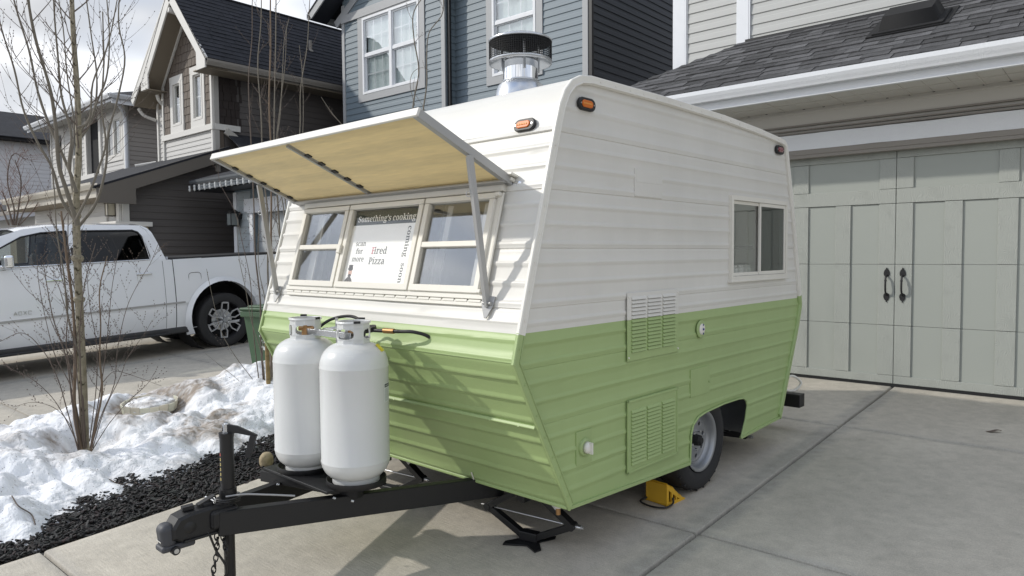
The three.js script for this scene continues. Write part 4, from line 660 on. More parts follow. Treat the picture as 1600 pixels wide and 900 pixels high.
  mk(T, 'interior_wall', [bxx(-TW + .02, -TW + .03, .4, 2.3, -1.2, 1.3), bxx(-TW + .03, -.03, .9, .93, -1.35, -.85)], B.interior);
  // edge mouldings: a rounded aluminium strip along both sides, painted with the body
  { const inn = polyOffset(O, .030), out = polyOffset(O, -.007), iF = O.findIndex(p => p[1] === YP), iR = O.findIndex(p => Math.abs(p[1] - YP - .02) < 1e-6);
    const strip = (i0, i1) => { const p = []; for (let i = i0; i <= i1; i++) p.push(out[i]); for (let i = i1; i >= i0; i--) p.push(inn[i]); return p.map(([z, y]) => [-z, y]); };
    const add = (i0, i1, m) => { const g = extr(strip(i0, i1), .014, .004); g.applyMatrix4(new THREE.Matrix4().makeRotationY(Math.PI / 2)); const g2 = g.clone(); g2.translate(-TW - .016, 0, 0); mk(T, 'edge_moulding', [g], m); mk(T, 'edge_moulding', [g2], m);
      const bead = (xx, off) => { const P = polyOffset(O, off), pts = []; for (let i = i0; i <= i1; i++) pts.push([xx, P[i][1], P[i][0]]); return pts.slice(0, -1).map((p, i) => rod(p, pts[i + 1], .0045, 6)); }; mk(T, 'edge_bead', bead(.018, .026), m); mk(T, 'edge_bead', bead(.002, -.007), m);
      const sc = []; for (let i = i0; i < i1; i++) { const a = polyOffset(O, .011)[i], b = polyOffset(O, .011)[i + 1], n = Math.floor(Math.hypot(a[0] - b[0], a[1] - b[1]) / .12); for (let k = 0; k < n; k++) sc.push(cy(.005, .006, .004, .0185, lerp(a[1], b[1], (k + .5) / n), lerp(a[0], b[0], (k + .5) / n), [0, 0, Math.PI / 2], 8)); } if (sc.length) mk(T, 'screws', sc, m); };
    add(iF, iR, B.trimWhite); add(0, iF, B.green); add(iR, O.length - 1, B.green);
    mk(T, 'bottom_moulding', [rb(TW, .022, .02, XC, .268, 1.412, .008), bar([.004, .268, 1.40], [.004, .222, .205], .016, .018), bar([.004, .243, -.507], [.004, .268, -1.165], .016, .018)], B.green);
    mk(T, 'seam_moulding', [(() => { const p = s1.f(XC, v1, .008); return rb(TW, .020, .012, XC, p[1], p[2], .005, [-.48, 0, 0]); })(), ...Array.from({ length: 12 }, (_, i) => { const p = s1.f(-.1 - i * .19, v1, .015); return cy(.005, .005, .004, p[0], p[1], p[2], [1.1, 0, 0], 8); })], B.green);
  }
  { // wheel arch lip and well
    const P = arch.slice(1, -1), lip = P.slice(0, -1).map((p, i) => rod([.006, p[1], -p[0]], [.006, P[i + 1][1], -P[i + 1][0]], .007, 6)); mk(T, 'arch_lip', lip, B.green);
    mk(T, 'wheel_well', [bxx(-.34, -.33, .2, .62, -.66, .30), bxx(-.33, -.01, .60, .61, -.66, .30), bxx(-.33, -.02, .24, .60, -.665, -.655), bxx(-.33, -.02, .24, .6, .29, .30)], B.galv);
  }
  // running gear
  mk(T, 'chassis', [rb(.06, .11, 2.5, -.42, .225, .05, .006), rb(.06, .11, 2.5, -1.85, .225, .05, .006), rb(1.4, .09, .06, XC, .225, .85, .005), rb(1.4, .09, .06, XC, .225, -1.1, .005), rod([-.2, .30, .03], [-2.07, .30, .03], .032), bar([-.30, .20, .42], [-.30, .20, -.42], .06, .035), rb(.12, .05, .2, -.30, .235, .03, .01)], B.chassis);
  mk(T, 'bumper', [rb(1.95, .105, .105, -.969, .325, -1.62, .006), bar([-.45, .27, -1.62], [-.45, .27, -1.0], .05, .08), bar([-1.8, .27, -1.62], [-1.8, .27, -1.0], .05, .08)], B.chassis);
  function wheel(xo, s) {
    const w = sub(T, 'wheel', [xo, .318, .005], [0, 0, s > 0 ? -Math.PI / 2 : Math.PI / 2]);
    mk(w, 'tyre', [lathe([[.196, -.075], [.215, -.095], [.255, -.104], [.290, -.098], [.307, -.086], [.317, -.06], [.318, .06], [.307, .086], [.290, .098], [.255, .104], [.215, .095], [.196, .075]], 64), ...Array.from({ length: 46 }, (_, i) => { const a = i / 46 * 2 * Math.PI; return bx(.022, .05, .012, Math.cos(a) * .3085, (i % 2 ? .06 : -.06), Math.sin(a) * .3085, [0, -a, 0]); })], B.tyre);
    const sh = new THREE.Shape(); sh.absarc(0, 0, .150, 0, 2 * Math.PI); for (let i = 0; i < 8; i++) { const a = i / 8 * 2 * Math.PI + .2, h = new THREE.Path(); h.absarc(Math.cos(a) * .112, Math.sin(a) * .112, .0165, 0, 2 * Math.PI, true); sh.holes.push(h); } const ch = new THREE.Path(); ch.absarc(0, 0, .040, 0, 2 * Math.PI, true); sh.holes.push(ch);
    const disc = new THREE.ExtrudeGeometry(sh, { depth: .008, bevelEnabled: true, bevelSize: .003, bevelThickness: .003, bevelSegments: 2, curveSegments: 20 }); disc.rotateX(-Math.PI / 2); disc.translate(0, .030, 0);
    mk(w, 'rim', [disc, lathe([[.150, .034], [.162, .040], [.170, .062], [.174, .085], [.186, .090], [.196, .094], [.198, .088], [.190, .080], [.182, .05], [.182, -.08], [.150, .020]], 48), lathe([[.145, .040], [.138, .046], [.128, .040]], 40)], B.rim);
    mk(w, 'hub', [cy(.034, .038, .05, 0, .055, 0, undefined, 24), cy(.020, .030, .016, 0, .086, 0, undefined, 20), cy(.145, .145, .004, 0, .012, 0)], B.blackMatte);
    for (let i = 0; i < 5; i++) { const a = i / 5 * 2 * Math.PI; mk(w, 'lug_nut', cy(.008, .010, .022, Math.cos(a) * .062, .052, Math.sin(a) * .062, undefined, 6), B.chrome); }
  }
  wheel(-.112, 1); wheel(-TW + .112, -1);
  // A-frame tongue, coupler, jack
  const ra = [-1.085, .278, 2.67], rb_ = [-.61, .210, 1.24];
  mk(T, 'tongue_rail', [bar(ra, rb_, .052, .115)], B.chassis); mk(T, 'tongue_rail', [bar([2 * XC - ra[0], ra[1], ra[2]], [2 * XC - rb_[0], rb_[1], rb_[2]], .052, .115)], B.chassis);
  mk(T, 'tank_tray', [bar([-1.46, .328, 2.24], [-.82, .328, 2.06], .05, .06), rb(.42, .05, .05, XC - .05, .325, 1.90, .003), rb(.62, .014, .34, XC, .368, 2.08, .003), ...[-.85, -1.255].map((x, i) => lathe([[.128, .0], [.15, .0], [.15, .03], [.146, .03], [.146, .006], [.128, .006]], 32, x, .372, 2.06 + i * .04))], B.chassis);
  for (const [x, z] of [[-.80, 2.225], [-.70, 2.19], [-1.2, 2.30]]) mk(T, 'tray_bolt', cy(.006, .006, .012, x, .345, z, [1.2, 0, .3], 6), B.galv);
  mk(T, 'hold_down_rod', rod([-1.06, .37, 2.02], [-1.06, 1.165, 2.02], .006), B.steel);
  { const c = sub(T, 'coupler');
    mk(c, 'coupler_body', [extr([[-2.80, .345], [-2.84, .335], [-2.865, .30], [-2.865, .262], [-2.83, .248], [-2.66, .235], [-2.60, .235], [-2.60, .348], [-2.70, .350]], .085, .012).applyMatrix4(new THREE.Matrix4().makeRotationY(Math.PI / 2).setPosition(XC - .0425, 0, 0)), new THREE.SphereGeometry(.062, 20, 14).scale(1, .95, 1.05).translate(XC, .295, 2.80), rb(.15, .09, .14, XC, .298, 2.64, .02), rb(.13, .012, .22, XC, .238, 2.72, .004)], B.chassis);
    mk(c, 'latch', [bar([XC, .365, 2.74], [XC, .392, 2.66], .034, .020), rb(.05, .035, .05, XC, .362, 2.70, .01), bar([XC, .372, 2.76], [XC - .01, .368, 2.81], .04, .018)], B.chassis);
    mk(c, 'latch_pin', [rod([XC - .04, .385, 2.685], [XC + .05, .385, 2.685], .005, 8), new THREE.TorusGeometry(.013, .002, 6, 16).translate(XC + .05, .388, 2.685)], B.steel); }
  { const j = sub(T, 'tongue_jack', [XC, 0, 2.595]);
    mk(j, 'jack_tube', [cy(.032, .032, .34, 0, .505, 0, undefined, 28), cy(.036, .034, .022, 0, .672, 0, undefined, 28), cy(.055, .055, .016, 0, .36, 0, undefined, 24), cy(.040, .040, .06, 0, .385, 0, undefined, 24)], B.black);
    mk(j, 'jack_leg', [cy(.026, .026, .40, 0, .06, 0, undefined, 24), cy(.030, .030, .02, 0, .22, 0)], B.black); mk(j, 'foot_plate', [cy(.07, .075, .012, 0, -.112, 0, undefined, 24)], B.black);
    mk(j, 'jack_head', [cy(.017, .017, .050, 0, .70, 0, undefined, 16), cy(.010, .012, .008, 0, .727, 0, undefined, 8), rod([.016, .704, -.012], [.026, .704, -.022], .010)], B.galv);
    const a = new THREE.Matrix4().makeRotationY(.74); // the crank folds out towards the trailer
    mk(j, 'crank', [extr([[-.014, .694], [-.010, .716], [.012, .722], [.055, .714], [.146, .672], [.148, .668], [.110, .672], [.052, .684], [.030, .684], [.016, .686]], .012, .002).applyMatrix4(a), bar([.132, .670, .006], [.103, .566, .006], .026, .026).applyMatrix4(a), ...[0, 1, 2].map(k => bar([.132 + .012, .668, -.004 + k * .01], [.103 + .013, .568, -.004 + k * .01], .004, .003).applyMatrix4(a))], B.blackPlastic);
    mk(j, 'warning_label', [lathe([[.0325, 0], [.0327, .0], [.0327, .13], [.0325, .13]], 20, 0, 0, 0)].map(g => new THREE.CylinderGeometry(.0327, .0327, .155, 12, 1, true, -.32, .55).translate(0, .52, 0)), LBL.jack, null, true);
  }
  { const ch = sub(T, 'safety_chain'), pts = []; // hanging links
    for (let i = 0; i < 13; i++) { const y = .225 - i * .026, l = new THREE.TorusGeometry(.0125, .0038, 6, 14); l.scale(.8, 1.45, 1); l.rotateY(i % 2 ? 1.4 : -.2); l.rotateZ(.05 * Math.sin(i)); l.translate(XC + .0 + .006 * Math.sin(i * 1.3), y, 2.665 - .012 * Math.sin(i * .6)); mk(ch, 'chain_link', l, B.black); }
    for (let i = 0; i < 5; i++) { const l = new THREE.TorusGeometry(.0125, .0038, 6, 14); l.scale(.8, 1.4, 1); l.rotateY(i % 2 ? 1.2 : .1); l.rotateZ(.9 - i * .2); l.translate(XC + .025 + i * .010, .215 - i * .02, 2.640); mk(ch, 'chain_link', l, B.black); } }
  mk(T, 'wiring_cable', [tube([[XC + .05, .36, 2.56], [XC + .07, .372, 2.64], [XC - .02, .374, 2.68], [XC - .08, .372, 2.61], [XC - .02, .374, 2.54], [XC + .06, .376, 2.57], [XC + .06, .380, 2.65], [XC - .04, .382, 2.67], [XC - .06, .36, 2.66], [XC + .02, .30, 2.725], [XC + .06, .22, 2.71], [XC + .04, .15, 2.68], [XC + .06, .05, 2.64], [XC + .0, -.06, 2.66]], .0055, 120, 7)], B.black);
  mk(T, 'cable_tail', tube([[XC + .03, .385, 2.62], [XC + .08, .392, 2.56], [XC + .16, .388, 2.48], [XC + .24, .375, 2.38]], .0045, 30, 7), mat([.33, .33, .33], .5));
  function scissor(cx, cz, top, gnd, wl, wr, name, ang) {
    const s = sub(T, 'stabilizer_jack', [cx, 0, cz], [0, ang, 0]), my = lerp(gnd, top, .5);
    mk(s, 'jack_arm', [bar([-.05, top - .02, 0], [-wl, my, 0], .05, .034)], B.black); mk(s, 'jack_arm', [bar([.05, top - .02, 0], [wr, my - .015, 0], .05, .034)], B.black);
    mk(s, 'jack_arm', [bar([-wl, my, 0], [-.045, gnd + .035, 0], .042, .034)], B.black); mk(s, 'jack_arm', [bar([wr, my - .015, 0], [.045, gnd + .035, 0], .042, .034)], B.black);
    mk(s, 'jack_plate', [rb(.16, .02, .07, 0, top - .005, 0, .004), rb(.11, .05, .055, 0, gnd + .035, 0, .006), extr([[-.10, -.12], [.02, -.07], [.10, -.12], [.115, -.08], [.06, 0], [.115, .08], [.10, .12], [.02, .07], [-.10, .12], [-.11, .08], [-.06, 0], [-.11, -.08]], .007, .001).rotateX(-Math.PI / 2).translate(0, gnd + .003, 0)], B.black);
    mk(s, 'jack_screw', [rod([-wl - .05, my + .002, 0], [wr + .02, my - .014, 0], .0055, 8)], B.steel); mk(s, 'screw_nut', [rod([wr + .012, my - .014, 0], [wr + .05, my - .014, 0], .013, 6), cy(.004, .008, .02, wr + .05, my - .014, 0, [0, 0, 1.57])], B.steel); mk(s, 'jack_trunnion', [cy(.02, .02, .056, -wl, my, 0, [Math.PI / 2, 0, 0], 14), cy(.02, .02, .056, wr, my - .015, 0, [Math.PI / 2, 0, 0], 14)], B.black);
    mk(s, 'jack_label', [bx(.05, .022, .002, wr * .62, top * .62 + my * .38 - .006, .027, [0, 0, -.75])], mat([.6, .6, .58], .5));
  }
  scissor(-.40, 1.245, .245, -.062, .27, .265, 'a', .19); scissor(-1.60, 1.27, .262, -.062, .27, .265, 'b', .19); scissor(-.55, -1.06, .19, .06, .3, .34, 'c', 0);
  mk(T, 'drain_valve', [rod([-.165, .275, 1.29], [-.165, .16, 1.285], .013)], B.brass); mk(T, 'valve_handle', [bar([-.235, .232, 1.32], [-.125, .245, 1.29], .024, .022), rb(.04, .03, .04, -.165, .245, 1.30, .008)], B.yellow); mk(T, 'valve_collar', cy(.019, .019, .018, -.165, .205, 1.286), B.trimWhite);
  mk(T, 'zip_tie', bar([-.655, .255, 1.415], [-.640, .325, 1.455], .007, .003), B.trimWhite);
  // side fittings
  const louvre = (name, z0, z1, y0, y1, rows, yTop, split, mg) => {
    const L = sub(T, name), zc = (z0 + z1) / 2, w = z1 - z0, h = y1 - y0, plate = (a, b, m) => mk(L, 'vent_plate', [rb(.006, b - a, w, .0105, (a + b) / 2, zc, .002), ...(mg ? [rb(.010, .016, w, .013, y1 - .008, zc, .004), rb(.010, .016, w, .013, y0 + .008, zc, .004), rb(.010, h, .016, .013, (y0 + y1) / 2, z0 + .008, .004), rb(.010, h, .016, .013, (y0 + y1) / 2, z1 - .008, .004)] : [])], m);
    if (split) { plate(y0, split, B.green); plate(split, y1, B.white); } else plate(y0, y1, B.green);
    const cw = (w - .06) / 3;
    for (let c = 0; c < 3; c++) for (let r = 0; r < rows; r++) { const y = yTop - r * .0205, z = z0 + .032 + cw * (c + .5); const g = extr([[0, .0095], [.004, .006], [.0085, -.004], [.009, -.0075], [0, -.0075]], cw - .018).translate(0, 0, -(cw - .018) / 2); g.applyMatrix4(M4([.0132, y, z])); mk(L, 'louvre', g, split && y > split ? B.white : B.green); mk(L, 'louvre_slot', bx(.0008, .0028, cw - .022, .0140, y - .0088, z), B.dark); }
    if (!mg) mk(L, 'vent_screw', [[y0 + .02, z0 + .01], [y1 - .02, z0 + .01], [y0 + .02, z1 - .01], [y1 - .02, z1 - .01]].map(([y, z]) => cy(.005, .005, .004, .0155, y, z, [0, 0, Math.PI / 2], 8)), B.trimWhite);
  };
  louvre('upper_vent', .362, .906, .935, 1.308, 15, 1.276, YP, false); louvre('lower_vent', .368, .908, .318, .722, 15, .655, 0, true);
  mk(T, 'access_hatch', [rb(.012, .172, .245, .0006, .716, .078, .001), cy(.007, .007, .006, .010, .70, -.035, [0, 0, Math.PI / 2], 10)], B.green);
  mk(T, 'repair_patch', [rb(.012, .150, .285, .0002, 1.908, .68, .001), rb(.002, .07, .27, .0064, 1.945, .675, .0008)], B.white);
  { const p = sub(T, 'water_inlet', [.012, 1.045, .08], [0, 0, -Math.PI / 2]); mk(p, 'inlet_flange', lathe([[0, .004], [.030, .006], [.052, .005], [.056, 0], [.056, -.006], [0, -.006]], 32), B.green); mk(p, 'inlet_cap', [lathe([[0, .014], [.024, .013], [.034, .008], [.036, .004], [0, .004]], 28)], B.trimWhite); mk(p, 'lock_core', [cy(.007, .007, .006, 0, .016, 0), bx(.012, .004, .004, .027, .015, 0), bx(.012, .004, .004, -.027, .015, 0)], mat([.02, .03, .2], .4)); }
  { const p = sub(T, 'drain_cap', [.0062, .548, 1.287], [0, 0, -Math.PI / 2]); mk(p, 'backing_plate', rb(.17, .012, .13, 0, -.0048, 0, .001), B.green); mk(p, 'cap_ring', lathe([[.046, 0], [.046, .012], [.034, .016], [0, .016]], 24), B.green); mk(p, 'cap', [lathe([[0, .042], [.018, .041], [.028, .032], [.032, .016], [0, .016]], 20), bx(.058, .020, .008, 0, .044, 0)], B.trimWhite); }
  const lamp = (pos, rot, lens, l) => { const p = sub(T, 'marker_lamp', pos, rot), pill = (w, h) => { const r = h / 2, a = []; for (let i = 0; i <= 10; i++) a.push([w / 2 - r + r * Math.cos(-Math.PI / 2 + i / 10 * Math.PI), r * Math.sin(-Math.PI / 2 + i / 10 * Math.PI)]); for (let i = 0; i <= 10; i++) a.push([-w / 2 + r + r * Math.cos(Math.PI / 2 + i / 10 * Math.PI), r * Math.sin(Math.PI / 2 + i / 10 * Math.PI)]); return a; }; tag(p, l);
    mk(p, 'lamp_bezel', [extr(pill(.128, .055), .012, .004)], B.blackPlastic); mk(p, 'lens', [extr(pill(.082, .030), .013, .003).translate(-.004, 0, .006)], lens); mk(p, 'led', [-3, -2, -1, 0, 1, 2].map(i => cy(.0045, .0055, .004, -.002 + i * .0115, 0, .023, [Math.PI / 2, 0, 0], 10)), lens === B.amber ? mat([.72, .30, .06], .5) : lens); mk(p, 'screw', [-.055, .052].map(x => cy(.004, .004, .003, x, 0, .017, [Math.PI / 2, 0, 0], 8)), B.steel); };
  const lf = s2.f(-.183, vy(2.085), .004); lamp([-.183, 2.150, 1.500], [-.272, 0, 0], B.amber, 'amber marker lamp on the front'); lamp([.006, 2.258, 1.268], [0, Math.PI / 2, .0], B.amber, 'amber marker lamp at the front of the side'); lamp([.006, 2.275, -1.105], [0, Math.PI / 2, 0], B.red, 'red marker lamp at the rear of the side');
  // side window: two sliding lights
  { const w = sub(T, 'side_window', [0, 1.616, -.7825], [0, Math.PI / 2, 0]), W = .935, H = .570;
    const fr = (a, b, c, d, t, z0, z1) => [bxx(a, b, c, c + t, z0, z1), bxx(a, b, d - t, d, z0, z1), bxx(a, a + t, c + t, d - t, z0, z1), bxx(b - t, b, c + t, d - t, z0, z1)];
    mk(w, 'frame', [...fr(-W / 2, W / 2, -H / 2, H / 2, .030, -.03, .022), rb(W + .03, .012, .03, 0, -H / 2 - .004, .012, .003)], B.frameWhite);
    mk(w, 'sash', fr(-W / 2 + .032, .02, -H / 2 + .032, H / 2 - .032, .022, -.012, .006), B.frameWhite); mk(w, 'sash', fr(-.02, W / 2 - .032, -H / 2 + .032, H / 2 - .032, .024, .004, .016), B.frameWhite);
    mk(w, 'pane', bxx(-W / 2 + .05, .0, -H / 2 + .05, H / 2 - .05, -.004, -.002), B.glass); mk(w, 'pane', bxx(.002, W / 2 - .05, -H / 2 + .05, H / 2 - .05, .009, .011), B.dimGlass);
    mk(w, 'inner_rail', [bxx(-W / 2 + .05, .0, -.072, -.046, -.05, -.04)], B.blackMatte); }
  // serving window on the sloping front, three units with openable sashes
  const A = sub(T, 'serving_window', s2.f(0, 0, 0), [-Math.atan2(.307, 1.101), 0, 0]); // plane frame: x, slope height, outward
  { const va = vy(1.327), vb = vy(1.815), vm = vy(1.568);
    mk(A, 'surround', [rb(1.80, .05, .022, -1.138, vb + .035, .012, .003), rb(1.80, .028, .024, -1.138, va - .012, .013, .003), rb(.03, vb - va, .02, -.258, (va + vb) / 2, .010, .003), rb(.03, vb - va, .02, -2.018, (va + vb) / 2, .010, .003), bxx(-1.99, -.28, va, vb, -.04, -.036)].slice(0, 4), B.frameWhite);
    mk(A, 'drip_rail', [rb(1.90, .018, .030, -1.14, vb + .066, .016, .004), rb(1.93, .012, .05, -1.14, vb + .085, .026, .003)], B.frameWhite);
    mk(A, 'hinge_strip', [rb(1.78, .026, .010, -1.138, va - .045, .010, .002), ...Array.from({ length: 19 }, (_, i) => rb(.085, .014, .008, -.30 - i * .094, va - .034, .015, .003)), ...Array.from({ length: 20 }, (_, i) => rb(.088, .016, .008, -.26 - i * .096, vb + .050, .022, .003))], B.frameWhite);
    const units = [[-2.005, -1.500, true], [-1.488, -.806, false], [-.794, -.272, true]];
    units.forEach(([a, b, two], k) => {
      const t = .036, o = .034 + k * .0;
      mk(A, 'sash', [rb(b - a, t, .034, (a + b) / 2, va + t / 2, o - .014, .004), rb(b - a, t * .8, .034, (a + b) / 2, vb - t * .4, o - .014, .004), rb(t, vb - va - 1.7 * t, .0335, a + t / 2, (va + vb) / 2, o - .014, .004), rb(t, vb - va - 1.7 * t, .0335, b - t / 2, (va + vb) / 2, o - .014, .004), ...(two ? [rb(b - a - 2 * t, .030, .030, (a + b) / 2, vm, o - .014, .004)] : [])], B.frameWhite);
      if (two) { mk(A, 'pane', bxx(a + t, b - t, va + t, vm - .014, .012, .015), B.glass); mk(A, 'pane', bxx(a + t, b - t, vm + .014, vb - .028, .012, .015), B.glass); } else mk(A, 'pane', bxx(a + t, b - t, va + t, vb - .028, .012, .015), B.clearGlass);
    });
    mk(A, 'gap_shadow_strip', [bxx(-1.4995, -1.4885, va, vb, -.004, .004), bxx(-.8055, -.7945, va, vb, -.004, .004)], B.blackMatte);
    mk(A, 'latch', [rb(.035, .05, .02, -1.494, vm - .02, .046, .004), rb(.03, .02, .03, -.255, vb - .01, .03, .005), rb(.03, .02, .03, -.262, va + .01, .03, .005)], B.frameWhite);
    mk(A, 'side_rod', [rod([-.236, va, .018], [-.236, vb, .018], .006)], B.frameWhite);
    mk(A, 'inner_curtain', [bxx(-.42, -.36, va + .02, vb - .02, -.06, -.05), bxx(-1.95, -1.88, va + .02, vb - .02, -.06, -.05), bxx(-.70, -.66, vm, vb - .02, -.06, -.05)], B.interior);
    const fold = (a, b) => { const q = [], n = Math.round((b - a) / .012); for (let i = 0; i < n; i++) { const P = k => [lerp(a, b, k / n), -.10 + .012 * Math.sin(k * .9) + .006 * Math.sin(k * 2.3)], p0 = P(i), p1 = P(i + 1); q.push([[p0[0], va, p0[1]], [p1[0], va, p1[1]], [p1[0], vb, p1[1]], [p0[0], vb, p0[1]]]); } return quadGeo(q); }; mk(A, 'inner_blind', fold(-1.985, -1.86), B.sheer); mk(A, 'inner_blind', fold(-.79, -.70), B.sheer);
  }
  // the raised hatch
  { const w = sub(T, 'serving_hatch'), hz = 1.576, hy = 1.862, oz = 2.160, oy = 2.112, x0 = -2.138, x1 = -.208, ang = Math.atan2(oy - hy, oz - hz), len = Math.hypot(oy - hy, oz - hz);
    const Mh = new THREE.Matrix4().makeRotationX(-ang).setPosition(0, hy, hz + .006); const put = (n, g, m) => mk(w, n, [g].flat(Infinity).map(q => (q.applyMatrix4(Mh), q)), m);
    // hatch frame: x across, z outwards along the panel, y up from its underside
    put('hatch_board', quadGeo([[[x0 + .02, .012, .02], [x1 - .02, .012, .02], [x1 - .02, .012, len - .005], [x0 + .02, .012, len - .005]]]), B.ply);
    const sk = []; for (let i = 0; i < 7; i++) { const a = i * len / 7, b = (i + 1) * len / 7, q = (y0, z0, y1, z1) => [[x0 + .005, y0, z0], [x1 - .005, y0, z0], [x1 - .005, y1, z1], [x0 + .005, y1, z1]]; sk.push(quadGeo([q(.026, a, .026, a + .06), q(.026, a + .06, .031, a + .068), q(.031, a + .068, .031, b - .006), q(.031, b - .006, .026, b)])); }; put('hatch_skin', sk, B.hatchSkin);
    put('hatch_lip', [rb(x1 - x0 + .02, .040, .014, (x0 + x1) / 2, .014, len + .004, .004)], B.white);
    put('hatch_frame', [rb(.030, .026, len, x0 + .012, .006, len / 2, .003), rb(.030, .026, len, x1 - .012, .006, len / 2, .003), rb(.006, .040, len, x0 - .004, .013, len / 2, .002), rb(.006, .040, len, x1 + .004, .013, len / 2, .002), rb(x1 - x0, .022, .028, (x0 + x1) / 2, .004, .018, .003), rb(x1 - x0, .012, .020, (x0 + x1) / 2, -.008, .045, .003)], B.alu);
    put('hatch_bar', [rb(.018, .014, len - .05, -1.31, .004, len / 2, .002), rb(.034, .004, len - .05, -1.31, .0105, len / 2, .001)], B.alu);
    put('bar_clip', [...[.13, .22, .31, .40, .49].map(z => rb(.046, .008, .03, -1.29, .0065, z, .002)), ...[.1, .2, .3, .4, .5].map(z => rb(.03, .01, .03, x0 + .04, .004, z, .002))], B.chassis);
    put('hinge_rod', [rod([x0 - .01, .004, -.012], [x1 + .03, .004, -.012], .010, 12)], B.alu); put('hinge_knob', [new THREE.SphereGeometry(.016, 14, 10).translate(x1 + .045, .004, -.012), cy(.011, .011, .03, x1 + .02, .004, -.012, [0, 0, Math.PI / 2])], B.chrome);
    for (const x of [-.203, -2.143]) { const f = [x, 1.285, 1.758], t = [x, 1.966, 1.862];
      mk(w, 'prop_strut', [bar(f, t, .030, .016, .01), bar([x - .010, f[1], f[2] + .006], [x - .010, t[1], t[2] + .006], .004, .022)], B.alu);
      mk(w, 'strut_bracket', [extr([[-.035, .045], [.035, .045], [.030, .0], [.006, -.060], [-.006, -.060], [-.030, .0]], .006, .001).applyMatrix4(M4([x - .002, 1.280, 1.754], [-.272, .25, 0])), cy(.009, .009, .05, x, 1.292, 1.760, [0, 0, Math.PI / 2], 10)], B.alu);
      mk(w, 'strut_ring', new THREE.TorusGeometry(.012, .0022, 6, 16).rotateY(.6).translate(x - .024, 1.80, 1.85), B.steel); }
  }
  // chimney with a rain cap and bird mesh
  { const c = sub(T, 'flue_chimney', [XC - .0, 0, .475]); const gk = .119;
    mk(c, 'flashing', lathe([[.30, 2.395], [.24, 2.405], [.205, 2.44], [.192, 2.52], [.178, 2.60], [.155, 2.665], [.128, 2.688], [.12, 2.69]], 40), B.galv); mk(c, 'storm_collar', lathe([[.118, 2.70], [.126, 2.70], [.124, 2.688], [.118, 2.688]], 40), B.galv);
    mk(c, 'flue_pipe', lathe([[gk, 2.66], [gk, 2.825], [gk - .004, 2.828], [gk - .004, 2.66]], 48), B.chrome); mk(c, 'inner_pipe', lathe([[.105, 2.80], [.105, 2.862], [.10, 2.862], [.10, 2.80]], 40), B.galv);
    mk(c, 'cap_base', lathe([[.118, 2.842], [.15, 2.838], [.19, 2.822], [.205, 2.812], [.213, 2.812], [.216, 2.832], [.213, 2.834], [.19, 2.83], [.15, 2.846], [.118, 2.85]], 56), B.galv);
    mk(c, 'cap_lid', lathe([[0, 3.01], [.08, 3.006], [.17, 2.988], [.212, 2.972], [.217, 2.968], [.217, 2.958], [.213, 2.956], [.15, 2.975], [0, 2.975]], 56), B.galv); mk(c, 'lid_underside', lathe([[0, 2.950], [.2095, 2.950], [.2095, 2.97]], 48), B.dark);
    const mesh = []; for (let i = 0; i < 90; i++) { const a = i / 90 * 2 * Math.PI; mesh.push(bx(.0028, .145, .0028, Math.cos(a) * .213, 2.895, Math.sin(a) * .213, [0, -a, 0])); } for (let k = 0; k < 9; k++) mesh.push(new THREE.TorusGeometry(.213, .0018, 4, 64).rotateX(Math.PI / 2).translate(0, 2.838 + k * .0145, 0)); mk(c, 'bird_mesh', mesh, B.blackMatte);
    mk(c, 'cap_bracket', [0, 1, 2, 3].map(i => { const a = .62 + i * Math.PI / 2; return bar([Math.cos(a) * .125, 2.76, Math.sin(a) * .125], [Math.cos(a) * .125, 2.97, Math.sin(a) * .125], .022, .004); }), B.steel);
  }
  mk(T, 'roof_cover', [rb(.5, .03, .5, -1.75, 2.405, .9, .012)], B.white);
  mk(T, 'hose_loop', tube([[-.12, .50, -1.50], [-.06, .52, -1.60], [-.02, .46, -1.66], [-.06, .40, -1.62], [-.14, .42, -1.52]], .010, 30, 8), B.trimWhite);
  void lf;
}
// ---------------------------------------------------------------- poster behind the middle serving pane
{
  const o = thing('poster', 'white paper poster with a dark heading strip, taped inside the middle trailer window', 'poster', toW([-1.148, 1.029 + .546 * .9633, 1.807 - .546 * .2686]));
  o.rotation.set(-Math.atan2(.307, 1.101), 0, 0); o.quaternion.premultiply(new THREE.Quaternion().setFromEuler(new THREE.Euler(0, TR, 0)));
  const g = new THREE.BoxGeometry(.622, .468, .0006); g.translate(0, 0, .006); const m = new THREE.Mesh(g, LBL.poster); m.name = 'sheet'; m.castShadow = m.receiveShadow = true; o.add(m);
}
// jars inside the side window
for (let i = 0; i < 5; i++) { const p = toW([-.12, 1.352, -.42 - i * .105]); const t = thing('jar', ['frontmost', 'second from the front', 'middle', 'second from the rear', 'rearmost'][i] + ' of five small white jars inside the trailer side window', 'jar', p, 0, 'jars behind the side window'); mk(t, 'body', lathe([[0, 0], [.03, 0], [.033, .01], [.033, .05], [.024, .062], [0, .062]], 16), B.trimWhite); mk(t, 'lid', cy(.026, .026, .014, 0, .07, 0), B.trimWhite); }
{ const p = toW([0, 0, 0]); void p; }
